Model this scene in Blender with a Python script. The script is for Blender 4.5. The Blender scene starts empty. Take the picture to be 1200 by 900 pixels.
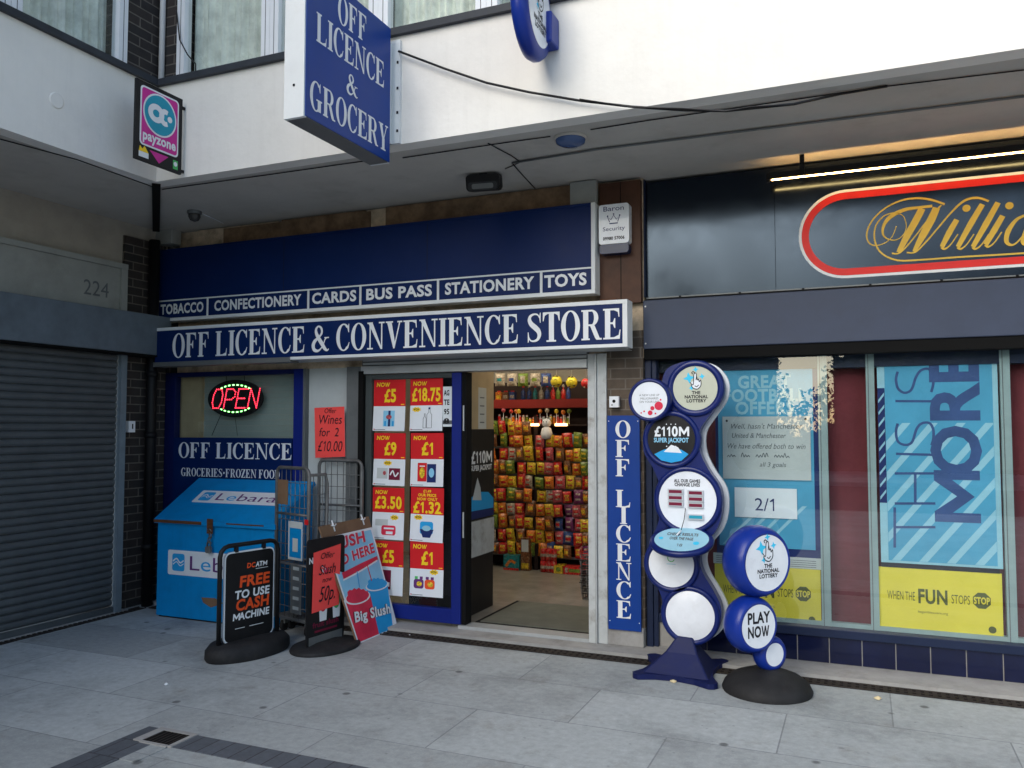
import bpy, bmesh, math, random
from mathutils import Vector, Matrix
random.seed(7)
R = math.radians
S = bpy.context.scene
COL = S.collection

# ------------------------------------------------------------------ camera, sky, sun, exposure
F_PX, CX, CY, EYE = 967.0, 600.0, 450.0, 1.6          # focal length in photo pixels, photo centre, eye height
YAW, PITCH = math.atan2(410, 967), math.atan2(50, 967)
cd = bpy.data.cameras.new('camera'); cam = bpy.data.objects.new('camera', cd); COL.objects.link(cam)
cam.location = (0, 0, EYE)
cam.rotation_euler = (math.pi/2 + PITCH, 0, YAW)
cd.sensor_width = 36.0; cd.lens = F_PX/1200*36
cd.clip_start = 0.05; cd.clip_end = 500
S.camera = cam

SUN_EL, SUN_AZ = R(31), R(200)       # azimuth measured clockwise from +Y: the sun stands behind the camera, a little to the left
W = bpy.data.worlds.new('World'); S.world = W; W.use_nodes = True
nt = W.node_tree; nt.nodes.clear()
sky = nt.nodes.new('ShaderNodeTexSky'); sky.sky_type = 'NISHITA'; sky.sun_disc = False
sky.sun_elevation = SUN_EL; sky.sun_rotation = SUN_AZ; sky.dust_density = 1.0; sky.air_density = 1.0; sky.ozone_density = 0.25
bg = nt.nodes.new('ShaderNodeBackground'); bg.inputs[1].default_value = 0.125
wo = nt.nodes.new('ShaderNodeOutputWorld')
nt.links.new(sky.outputs[0], bg.inputs[0]); nt.links.new(bg.outputs[0], wo.inputs[0])
ld = bpy.data.lights.new('sun', 'SUN'); sun = bpy.data.objects.new('sun', ld); COL.objects.link(sun)
ld.energy = 1.25; ld.angle = R(50); ld.color = (1.0, 0.965, 0.89)
sdir = Vector((math.sin(SUN_AZ)*math.cos(SUN_EL), math.cos(SUN_AZ)*math.cos(SUN_EL), math.sin(SUN_EL)))
sun.rotation_euler = sdir.to_track_quat('Z', 'Y').to_euler()
sun.location = sdir*60
S.view_settings.view_transform = 'Standard'; S.view_settings.look = 'None'
S.view_settings.exposure = 1.2; S.view_settings.gamma = 1.0; S.view_settings.use_curve_mapping = False
S.cycles.max_bounces = 8; S.cycles.diffuse_bounces = 4; S.cycles.glossy_bounces = 4
S.cycles.transparent_max_bounces = 12; S.cycles.sample_clamp_indirect = 6.0

# ------------------------------------------------------------------ pixel rays, frames
FW = Vector((-math.sin(YAW)*math.cos(PITCH), math.cos(YAW)*math.cos(PITCH), math.sin(PITCH)))
RT = Vector((math.cos(YAW), math.sin(YAW), 0)); UP = RT.cross(FW); CAM = Vector((0, 0, EYE))
def ray(x, y): return FW + RT*((x-CX)/F_PX) - UP*((y-CY)/F_PX)

class Fr:
    """A plane frame: o origin, u right, v up, n outwards."""
    def __init__(s, o, u, v=(0, 0, 1)):
        s.o = Vector(o); s.u = Vector(u).normalized(); v = Vector(v)
        s.n = s.u.cross(v).normalized(); s.v = s.n.cross(s.u).normalized()
    def pt(s, a, b, c=0): return s.o + s.u*a + s.v*b + s.n*c
    def px(s, x, y, off=0):
        d = ray(x, y); o = s.o + s.n*off
        t = (o-CAM).dot(s.n)/d.dot(s.n); p = CAM + d*t - s.o
        return (p.dot(s.u), p.dot(s.v))
    def box(s, x0, y0, x1, y1):           # photo box -> a0,a1,b0,b1
        q = [s.px(x, y) for x in (x0, x1) for y in (y0, y1)]
        return ((q[0][0]+q[1][0])/2, (q[2][0]+q[3][0])/2, (q[1][1]+q[3][1])/2, (q[0][1]+q[2][1])/2)
def front(Y, X=0, Z=0): return Fr((X, Y, Z), (1, 0, 0))
def side(X, Y=0, Z=0): return Fr((X, Y, Z), (0, 1, 0))
def ground(x, y, z=0.0):
    d = ray(x, y); t = (z-EYE)/d.z; p = CAM + d*t; return Vector((p.x, p.y, z))

# ------------------------------------------------------------------ materials
def sc(r, g, b):
    f = lambda c: (c/255/12.92) if c/255 <= .04045 else ((c/255+.055)/1.055)**2.4
    return (f(r), f(g), f(b))
MATS = {}
def mat(name, col, rough=.6, metal=0, var=.12, vs=6, bump=.0, bs=60, emit=None, es=0, spec=.22, coat=0, dirt=0, dirtc=(.03, .025, .02), ds=2.5, streak=0):
    m = bpy.data.materials.new(name); m.use_nodes = True; t = m.node_tree; b = t.nodes['Principled BSDF']
    b.inputs['Roughness'].default_value = rough; b.inputs['Metallic'].default_value = metal
    b.inputs['Specular IOR Level'].default_value = spec; b.inputs['Coat Weight'].default_value = coat
    g = t.nodes.new('ShaderNodeNewGeometry')
    n = t.nodes.new('ShaderNodeTexNoise'); n.inputs['Scale'].default_value = vs; n.inputs['Detail'].default_value = 6; n.inputs['Roughness'].default_value = .65
    t.links.new(g.outputs['Position'], n.inputs['Vector'])
    r = t.nodes.new('ShaderNodeMapRange'); r.inputs['From Min'].default_value = .3; r.inputs['From Max'].default_value = .7
    r.inputs['To Min'].default_value = 1-var; r.inputs['To Max'].default_value = 1+var
    t.links.new(n.outputs['Fac'], r.inputs['Value'])
    h = t.nodes.new('ShaderNodeHueSaturation'); h.inputs['Color'].default_value = (*col, 1)
    t.links.new(r.outputs[0], h.inputs['Value'])
    out = h.outputs[0]
    if dirt:
        n2 = t.nodes.new('ShaderNodeTexNoise'); n2.inputs['Scale'].default_value = ds; n2.inputs['Detail'].default_value = 9; n2.inputs['Roughness'].default_value = .7
        t.links.new(g.outputs['Position'], n2.inputs['Vector'])
        r2 = t.nodes.new('ShaderNodeMapRange'); r2.inputs['From Min'].default_value = .52; r2.inputs['From Max'].default_value = .75
        r2.inputs['To Min'].default_value = 0; r2.inputs['To Max'].default_value = dirt
        t.links.new(n2.outputs['Fac'], r2.inputs['Value'])
        mx = t.nodes.new('ShaderNodeMix'); mx.data_type = 'RGBA'
        t.links.new(r2.outputs[0], mx.inputs['Factor']); t.links.new(out, mx.inputs[6]); mx.inputs[7].default_value = (*dirtc, 1)
        out = mx.outputs[2]
    if streak:
        mp = t.nodes.new('ShaderNodeMapping'); mp.inputs['Scale'].default_value = (7, 7, .35); t.links.new(g.outputs['Position'], mp.inputs['Vector'])
        n3 = t.nodes.new('ShaderNodeTexNoise'); n3.inputs['Scale'].default_value = 2.2; n3.inputs['Detail'].default_value = 7; n3.inputs['Roughness'].default_value = .7; t.links.new(mp.outputs[0], n3.inputs['Vector'])
        r3 = t.nodes.new('ShaderNodeMapRange'); r3.inputs['From Min'].default_value = .5; r3.inputs['From Max'].default_value = .78; r3.inputs['To Min'].default_value = 0; r3.inputs['To Max'].default_value = streak; t.links.new(n3.outputs['Fac'], r3.inputs['Value'])
        mx3 = t.nodes.new('ShaderNodeMix'); mx3.data_type = 'RGBA'; t.links.new(r3.outputs[0], mx3.inputs['Factor']); t.links.new(out, mx3.inputs[6]); mx3.inputs[7].default_value = (*dirtc, 1); out = mx3.outputs[2]
    t.links.new(out, b.inputs['Base Color'])
    rr = t.nodes.new('ShaderNodeMapRange'); rr.inputs['To Min'].default_value = max(0, rough-.08); rr.inputs['To Max'].default_value = min(1, rough+.1)
    t.links.new(n.outputs['Fac'], rr.inputs['Value']); t.links.new(rr.outputs[0], b.inputs['Roughness'])
    if bump:
        nb = t.nodes.new('ShaderNodeTexNoise'); nb.inputs['Scale'].default_value = bs; nb.inputs['Detail'].default_value = 5
        t.links.new(g.outputs['Position'], nb.inputs['Vector'])
        bp = t.nodes.new('ShaderNodeBump'); bp.inputs['Strength'].default_value = bump; bp.inputs['Distance'].default_value = .01
        t.links.new(nb.outputs['Fac'], bp.inputs['Height']); t.links.new(bp.outputs[0], b.inputs['Normal'])
    if emit:
        b.inputs['Emission Color'].default_value = (*emit, 1); b.inputs['Emission Strength'].default_value = es
    MATS[name] = m; return m
def glass(name, tint=(.9, .95, .95), ior=1.6, rough=.0, boost=1.0):
    m = bpy.data.materials.new(name); m.use_nodes = True; t = m.node_tree; t.nodes.clear()
    o = t.nodes.new('ShaderNodeOutputMaterial'); mx = t.nodes.new('ShaderNodeMixShader')
    tr = t.nodes.new('ShaderNodeBsdfTransparent'); tr.inputs[0].default_value = (*tint, 1)
    gl = t.nodes.new('ShaderNodeBsdfGlossy'); gl.inputs['Roughness'].default_value = rough
    fr = t.nodes.new('ShaderNodeFresnel'); fr.inputs[0].default_value = ior
    mu = t.nodes.new('ShaderNodeMath'); mu.operation = 'MULTIPLY'; mu.inputs[1].default_value = boost; mu.use_clamp = True
    ge = t.nodes.new('ShaderNodeNewGeometry'); iv = t.nodes.new('ShaderNodeMath'); iv.operation = 'SUBTRACT'; iv.inputs[0].default_value = 1
    t.links.new(ge.outputs['Backfacing'], iv.inputs[1]); m2 = t.nodes.new('ShaderNodeMath'); m2.operation = 'MULTIPLY'   # the far face of a pane only lets light out
    t.links.new(fr.outputs[0], m2.inputs[0]); t.links.new(iv.outputs[0], m2.inputs[1]); t.links.new(m2.outputs[0], mu.inputs[0])
    t.links.new(mu.outputs[0], mx.inputs[0]); t.links.new(tr.outputs[0], mx.inputs[1]); t.links.new(gl.outputs[0], mx.inputs[2])
    t.links.new(mx.outputs[0], o.inputs[0]); MATS[name] = m; return m
def brickmat(name, c1, c2, mortar, bw=.225, bh=.075, ms=.011, rough=.85):
    m = bpy.data.materials.new(name); m.use_nodes = True; t = m.node_tree; b = t.nodes['Principled BSDF']
    g = t.nodes.new('ShaderNodeNewGeometry'); sp = t.nodes.new('ShaderNodeSeparateXYZ'); t.links.new(g.outputs['Position'], sp.inputs[0])
    ad = t.nodes.new('ShaderNodeMath'); t.links.new(sp.outputs[0], ad.inputs[0]); t.links.new(sp.outputs[1], ad.inputs[1])
    cb = t.nodes.new('ShaderNodeCombineXYZ'); t.links.new(ad.outputs[0], cb.inputs[0]); t.links.new(sp.outputs[2], cb.inputs[1])
    br = t.nodes.new('ShaderNodeTexBrick'); t.links.new(cb.outputs[0], br.inputs['Vector'])
    br.inputs['Scale'].default_value = 1; br.inputs['Brick Width'].default_value = bw; br.inputs['Row Height'].default_value = bh
    br.inputs['Mortar Size'].default_value = ms/2; br.inputs['Mortar Smooth'].default_value = .15
    br.inputs['Color1'].default_value = (*c1, 1); br.inputs['Color2'].default_value = (*c2, 1); br.inputs['Mortar'].default_value = (*mortar, 1)
    n = t.nodes.new('ShaderNodeTexNoise'); n.inputs['Scale'].default_value = 14; n.inputs['Detail'].default_value = 6; t.links.new(g.outputs['Position'], n.inputs['Vector'])
    r = t.nodes.new('ShaderNodeMapRange'); r.inputs['To Min'].default_value = .55; r.inputs['To Max'].default_value = 1.45; t.links.new(n.outputs['Fac'], r.inputs['Value'])
    h = t.nodes.new('ShaderNodeHueSaturation'); t.links.new(br.outputs['Color'], h.inputs['Color']); t.links.new(r.outputs[0], h.inputs['Value'])
    t.links.new(h.outputs[0], b.inputs['Base Color']); b.inputs['Roughness'].default_value = rough
    bp = t.nodes.new('ShaderNodeBump'); bp.inputs['Strength'].default_value = .7; bp.inputs['Distance'].default_value = .012; bp.invert = True
    t.links.new(br.outputs['Fac'], bp.inputs['Height']); t.links.new(bp.outputs[0], b.inputs['Normal'])
    MATS[name] = m; return m
def slabmat(name, col, joint, bw, bh, ms, off=.5, ox=0, oy=0, stain=.8, gum=True, var=.26):
    m = bpy.data.materials.new(name); m.use_nodes = True; t = m.node_tree; b = t.nodes['Principled BSDF']
    L = t.links.new; N = t.nodes.new
    g = N('ShaderNodeNewGeometry'); mp = N('ShaderNodeMapping'); mp.inputs['Location'].default_value = (ox, oy, 0); L(g.outputs['Position'], mp.inputs['Vector'])
    br = N('ShaderNodeTexBrick'); L(mp.outputs[0], br.inputs['Vector']); br.offset = off
    br.inputs['Scale'].default_value = 1; br.inputs['Brick Width'].default_value = bw; br.inputs['Row Height'].default_value = bh
    br.inputs['Mortar Size'].default_value = ms/2; br.inputs['Mortar Smooth'].default_value = .3
    c1 = tuple(c*(1+var*.6) for c in col); c2 = tuple(c*(1-var*.6) for c in col)
    br.inputs['Color1'].default_value = (*c1, 1); br.inputs['Color2'].default_value = (*c2, 1); br.inputs['Mortar'].default_value = (*joint, 1)
    cur = br.outputs['Color']
    def blend(fac, c, cur):
        mx = N('ShaderNodeMix'); mx.data_type = 'RGBA'; L(fac, mx.inputs['Factor']); L(cur, mx.inputs[6]); mx.inputs[7].default_value = (*c, 1); return mx.outputs[2]
    def ramp(fac, a, bb, lo, hi):
        r = N('ShaderNodeMapRange'); r.inputs['From Min'].default_value = a; r.inputs['From Max'].default_value = bb; r.inputs['To Min'].default_value = lo; r.inputs['To Max'].default_value = hi; L(fac, r.inputs['Value']); return r.outputs[0]
    def noise(s, d=8, ro=.65, vec=None):
        n = N('ShaderNodeTexNoise'); n.inputs['Scale'].default_value = s; n.inputs['Detail'].default_value = d; n.inputs['Roughness'].default_value = ro
        L(vec or g.outputs['Position'], n.inputs['Vector']); return n.outputs['Fac']
    cur = blend(ramp(noise(1.3), .5, .72, 0, stain), tuple(c*.45 for c in col), cur)
    cur = blend(ramp(noise(3.5, 10, .75), .55, .8, 0, stain*.9), (col[0]*.5, col[1]*.42, col[2]*.34), cur)
    mp2 = N('ShaderNodeMapping'); mp2.inputs['Scale'].default_value = (3, 14, 1); mp2.inputs['Rotation'].default_value = (0, 0, .5); L(g.outputs['Position'], mp2.inputs['Vector'])
    cur = blend(ramp(noise(1.6, 8, .7, mp2.outputs[0]), .6, .75, 0, stain*.8), tuple(c*.5 for c in col), cur)
    cur = blend(ramp(noise(90, 3), .55, .75, 0, .35), tuple(c*1.5 for c in col), cur)
    if gum:
        v = N('ShaderNodeTexVoronoi'); v.inputs['Scale'].default_value = 2.9; L(g.outputs['Position'], v.inputs['Vector'])
        cur = blend(ramp(v.outputs['Distance'], .05, .085, .8, 0), tuple(c*.22 for c in col), cur)
    if gum:
        v2 = N('ShaderNodeTexVoronoi'); v2.inputs['Scale'].default_value = 9; L(g.outputs['Position'], v2.inputs['Vector'])
        cur = blend(ramp(v2.outputs['Distance'], .03, .09, .55, 0), tuple(c*.4 for c in col), cur)
    h = N('ShaderNodeHueSaturation'); L(cur, h.inputs['Color']); L(ramp(noise(22, 6), .3, .7, .86, 1.14), h.inputs['Value'])
    L(h.outputs[0], b.inputs['Base Color']); b.inputs['Roughness'].default_value = .8
    bp = N('ShaderNodeBump'); bp.inputs['Strength'].default_value = .5; bp.inputs['Distance'].default_value = .006; bp.invert = True; L(br.outputs['Fac'], bp.inputs['Height'])
    bp2 = N('ShaderNodeBump'); bp2.inputs['Strength'].default_value = .25; bp2.inputs['Distance'].default_value = .004; L(noise(130, 4), bp2.inputs['Height']); L(bp.outputs[0], bp2.inputs['Normal'])
    L(bp2.outputs[0], b.inputs['Normal']); MATS[name] = m; return m

NAVY = (.006, .018, .11)
mat('render_white', (.79, .765, .71), .8, var=.06, vs=1.2, bump=.22, bs=22, streak=.09, dirt=.2, dirtc=(.4, .37, .33), ds=1.1)
mat('render_wing', (.79, .765, .715), .8, var=.06, vs=1.2, bump=.22, bs=22, streak=.10, dirt=.22, dirtc=(.4, .4, .38), ds=1.1)  # left wing fascia: the same warm white with slightly greyer dirt
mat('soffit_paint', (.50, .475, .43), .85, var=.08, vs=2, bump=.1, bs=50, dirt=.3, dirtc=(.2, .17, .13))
mat('lead_capping', (.035, .04, .05), .5, var=.2, bump=.1)
mat('upvc', (.78, .8, .83), .35, var=.03, dirt=.1, dirtc=(.4, .4, .4))
mat('curtain_cloth', (.78, .80, .72), .9, var=.25, vs=7)
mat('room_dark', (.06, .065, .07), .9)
brickmat('brick_black', (.02, .018, .018), (.034, .026, .023), (.115, .10, .085))
brickmat('brick_brown', (.07, .052, .038), (.11, .08, .055), (.15, .125, .10))
brickmat('brick_red', (.16, .06, .035), (.2, .08, .05), (.3, .27, .23))
slabmat('paving', (.38, .405, .40), (.24, .255, .26), 1.08, .61, .009, ox=.42+1.08*10, oy=-.04+.61*40)
slabmat('block_paving', (.085, .095, .11), (.035, .035, .04), .1, .2, .008, off=.5, stain=.25, gum=False)
mat('asphalt', (.05, .05, .052), .9, bump=.4, bs=120)
mat('concrete', (.33, .325, .31), .85, var=.15, bump=.25, dirt=.5, dirtc=(.14, .12, .1), ds=5)
mat('grate_iron', (.030, .024, .02), .7, var=.3)
mat('black_gap', (.004, .004, .004), .9)
mat('shutter_grey', (.095, .105, .11), .5, .2, streak=.3, var=.15, vs=5, dirt=.4, dirtc=(.08, .085, .09), ds=4)
mat('box_steel', (.13, .16, .19), .5, .2, var=.15, dirt=.3, dirtc=(.06, .07, .08))
mat('cream_panel', (.30, .31, .29), .7, var=.1, dirt=.35, dirtc=(.15, .15, .13), ds=2)
mat('cream_wall', (.36, .33, .28), .85, var=.1, dirt=.3, dirtc=(.18, .16, .13))
mat('grey_paint', (.16, .2, .23), .5, var=.15)
mat('black_pipe', (.006, .006, .007), .5)
mat('black_plastic', (.012, .012, .013), .4, var=.2)
mat('rubber', (.018, .018, .019), .65, var=.3, bump=.15, dirt=.4, dirtc=(.05, .048, .045), ds=9)
mat('sign_navy', (.001, .015, .088), .45, var=.06, spec=.18, dirt=.18, dirtc=(.02, .03, .07), ds=6)
mat('sign_blue', (.003, .042, .25), .4, var=.05, spec=.25)
mat('sign_white', (.72, .74, .74), .5, var=.05, dirt=.2, dirtc=(.45, .44, .4), ds=12)
mat('letter_white', (.75, .77, .78), .5, var=.04, dirt=.15, dirtc=(.5, .5, .48), ds=20)
mat('alu', (.46, .48, .48), .45, .4, var=.1, dirt=.35, dirtc=(.22, .21, .19), ds=8)
mat('alu_dark', (.17, .18, .18), .5, .4, var=.15, dirt=.4, dirtc=(.08, .075, .07), ds=6)
mat('timber_brown', (.22, .14, .08), .7, var=.45, vs=7, dirt=.7, dirtc=(.06, .04, .025), ds=6)
mat('timber_pale', (.58, .46, .32), .8, var=.35, vs=8, dirt=.8, dirtc=(.16, .11, .07), ds=5)
mat('timber_red', (.085, .038, .022), .5, var=.3, vs=4)
mat('white_gloss_worn', (.50, .52, .51), .5, var=.14, dirt=.8, dirtc=(.2, .16, .13), ds=7, bump=.1)
mat('bet_gloss', (.003, .005, .011), .15, var=.1, spec=.55)
MATS['bet_gloss'].node_tree.nodes['Principled BSDF'].inputs['Specular Tint'].default_value = (.62, .80, 1, 1)
mat('bet_panel', (.045, .058, .095), .45, var=.08, dirt=.15, dirtc=(.03, .035, .05))
mat('bet_frame', (.012, .02, .05), .4, var=.1)
mat('bet_tile', (.006, .009, .035), .18, var=.2, coat=.4)
mat('grout', (.3, .29, .27), .9)
mat('gold', (.72, .46, .06), .4, var=.08)
mat('sign_red', (.72, .025, .02), .4, var=.05)
mat('frame_navy', (.004, .01, .075), .45, var=.1, spec=.25)
mat('blue_frame', (.004, .015, .17), .45, var=.1, spec=.25, dirt=.2, dirtc=(.02, .03, .1))
mat('door_grey', (.055, .065, .065), .6)
mat('price_red', (.62, .015, .02), .5, var=.05)
mat('price_yellow', (.9, .6, .02), .5, var=.03)
mat('paper', (.74, .77, .8), .7, var=.03)
mat('paper_dim', (.5, .53, .52), .7, var=.06)
mat('pink_paper', (.98, .085, .075), .6, var=.04, emit=(1, .05, .05), es=0)
mat('ink', (.012, .012, .018), .6)
mat('ink_grey', (.12, .13, .14), .6)
mat('chest_blue', (.0, .235, .56), .45, spec=.25, bump=.3, bs=3.2, streak=.2, var=.08, dirt=.25, dirtc=(.01, .1, .26), ds=5)
mat('rust', (.11, .045, .02), .8, var=.35, bump=.2)
mat('print_sky', (.02, .33, .68), .5, var=.05)
mat('print_sky_pale', (.25, .55, .75), .5, var=.08)
mat('print_teal', (.02, .30, .42), .5)
mat('print_cyan', (.05, .55, .82), .5)
mat('print_navy', (.008, .022, .12), .5, spec=.25, var=.1)
mat('print_magenta', (.55, .03, .26), .45)
mat('print_orange', (.80, .09, .02), .5)
mat('print_green', (.08, .45, .12), .5)
mat('print_purple', (.12, .03, .16), .5)
mat('print_maroon', (.16, .01, .035), .5)
mat('print_crimson', (.65, .03, .07), .5, var=.15)
mat('print_yellow', (.72, .60, .06), .6, var=.04)
mat('print_olive', (.09, .10, .03), .6)
mat('poster_blue', (.08, .34, .52), .55, var=.10, vs=3)  # blue paled: the reflection veil over the window is put into the colour
mat('poster_navy', (.045, .085, .22), .55, var=.15, vs=5)  # navy print lightened, carrying the same painted veil of reflection
mat('poster_pale', (.3, .55, .66), .55, var=.08, vs=3)
mat('frost_white', (.30, .53, .62), .6, var=.1)
mat('card_brown', (.20, .12, .07), .85, var=.15)
mat('galv', (.17, .17, .165), .5, .5, var=.25, dirt=.6, dirtc=(.10, .065, .05), ds=14)
mat('lotto_blue', (.003, .012, .11), .3, var=.08, spec=.35, dirt=.15, dirtc=(.02, .03, .08), ds=8)
mat('lotto_bright', (.005, .026, .24), .32, var=.06, spec=.35)
mat('lotto_base', (.004, .009, .065), .55, spec=.25, var=.15, dirt=.4, dirtc=(.03, .035, .06), ds=9)
mat('silver', (.55, .58, .62), .35, .5, var=.08)
mat('lotto_white', (.76, .79, .83), .28, var=.05, coat=.3, dirt=.22, dirtc=(.45, .45, .44), ds=7)
mat('lotto_cream', (.50, .52, .42), .3, var=.05, coat=.3)
mat('lens_smoke', (.05, .05, .05), .1, coat=.5)
mat('lens_blue', (.07, .12, .26), .25, coat=.3)
mat('lens_navy', (.006, .02, .07), .2)
mat('fabric_red', (.15, .032, .04), .85, var=.14, vs=5)
mat('frame_grey', (.28, .36, .36), .45, var=.1)
mat('lamp_tube', (.9, .85, .75), .3, emit=(1.0, .60, .21), es=19)
mat('shop_tube', (.9, .9, .85), .3, emit=(1.0, .86, .66), es=5)
mat('led_red', (.5, .02, .02), .4, emit=(1.0, .03, .06), es=2.3)
mat('led_green', (.1, .5, .1), .4, emit=(.25, 1.0, .22), es=2.4)
mat('led_warm', (.9, .6, .3), .4, emit=(1.0, .55, .2), es=3.5)
mat('shop_floor', (.25, .235, .20), .22, var=.12, dirt=.3, dirtc=(.09, .08, .065))
mat('mat_pile', (.12, .12, .095), .95, var=.15, bump=.3)
mat('shop_wall', (.45, .42, .36), .8)
mat('rack_dark', (.03, .018, .015), .6)
mat('rack_red', (.22, .02, .015), .6)
mat('blind', (.30, .35, .32), .7, var=.05)
mat('beige', (.42, .33, .2), .8)
mat('skin_none', (.5, .4, .3))
mat('bark', (.05, .04, .03), .9)
mat('leaf', (.05, .08, .03), .7, var=.4)
mat('slate', (.08, .075, .075), .8)
mat('butt', (.6, .5, .3), .8)
for nm, c in dict(red=(.62, .02, .02), orange=(.75, .2, .02), yellow=(.8, .55, .04), green=(.17, .26, .04), purple=(.17, .03, .12),
                  blue=(.03, .08, .25), brown=(.20, .075, .03), white=(.50, .43, .32), teal=(.02, .25, .26), pink=(.55, .10, .12)).items():
    mat('pack_'+nm, tuple(x*.8 for x in c), .3, var=.75, vs=55, coat=.2, dirt=.8, dirtc=(.5, .42, .25) if nm in ('red', 'orange', 'brown') else (.25, .05, .02), ds=38)
mat('ball_yellow', (.75, .6, .04), .35, coat=.3)
mat('ball_red', (.65, .03, .03), .35, coat=.3)
glass('shop_glass', (.95, .975, .97), 1.55)
glass('bet_glass', (.95, .98, .98), 1.55, boost=2.6)
glass('upper_glass', (.93, .95, .95), 1.55, boost=1.5)

# ------------------------------------------------------------------ glyphs of the built-in font
def harvest():
    chars = [chr(i) for i in range(33, 127)] + ['£', '•']
    objs = {}
    def mk(s, off=0):
        c = bpy.data.curves.new('t', 'FONT'); c.body = s; c.size = 1; c.offset = off; c.resolution_u = 3
        o = bpy.data.objects.new('t', c); COL.objects.link(o); return o
    for ch in chars:
        objs[(ch, 0)] = mk(ch); objs[(ch, 1)] = mk(ch, .014 if ch in 'MW' else .034); objs[(ch, 'w')] = mk('H'+ch+'H')
    objs['HH'] = mk('HH'); objs['H'] = mk('H')
    bpy.context.view_layer.update(); dg = bpy.context.evaluated_depsgraph_get()
    out = {}
    def grab(o):
        me = o.evaluated_get(dg).to_mesh(); vs = [tuple(v.co[:2]) for v in me.vertices]; fs = [tuple(p.vertices) for p in me.polygons]
        o.evaluated_get(dg).to_mesh_clear(); return vs, fs
    wid = lambda g: max(v[0] for v in g[0]) - min(v[0] for v in g[0])
    hh = wid(grab(objs['HH'])); cap = max(v[1] for v in grab(objs['H'])[0])
    for ch in chars:
        adv = wid(grab(objs[(ch, 'w')])) - hh
        for k in (0, 1): out[(ch, k)] = (*grab(objs[(ch, k)]), adv)
    for o in objs.values():
        c = o.data; bpy.data.objects.remove(o); bpy.data.curves.remove(c)
    return out, cap
GLY, CAP = harvest()
for k, (x0, x1) in {0: (.21, .285), 1: (.19, .32)}.items():       # a figure one with a flag, so that it cannot be read as a capital I
    GLY[('1', k)] = ([(x0, 0), (x1, 0), (x1, CAP), (x0+.02, CAP), (.06, CAP*.80), (.06, CAP*.80-(x1-x0)*.85), (x0, CAP*.80-(x1-x0)*.25)], [(0, 1, 2, 3, 4, 5, 6)], .42)
_b, _w, _c = .155, .84, CAP
GLY[('M', 1)] = ([(x+.06, y) for x, y in ((0, 0), (_b, 0), (_b, _c*.60), (_w*.5, _c*.12), (_w-_b, _c*.60), (_w-_b, 0), (_w, 0), (_w, _c), (_w-_b*1.1, _c), (_w*.5, _c*.50), (_b*1.1, _c), (0, _c))], [tuple(range(12))], 1.01)
GLY[('W', 1)] = ([(x+.01, y*_c) for x, y in ((0, 1), (.15, 1), (.29, .30), (.42, 1), (.54, 1), (.67, .30), (.81, 1), (.96, 1), (.75, 0), (.59, 0), (.48, .60), (.37, 0), (.21, 0))], [tuple(range(13))], .98)

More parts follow.
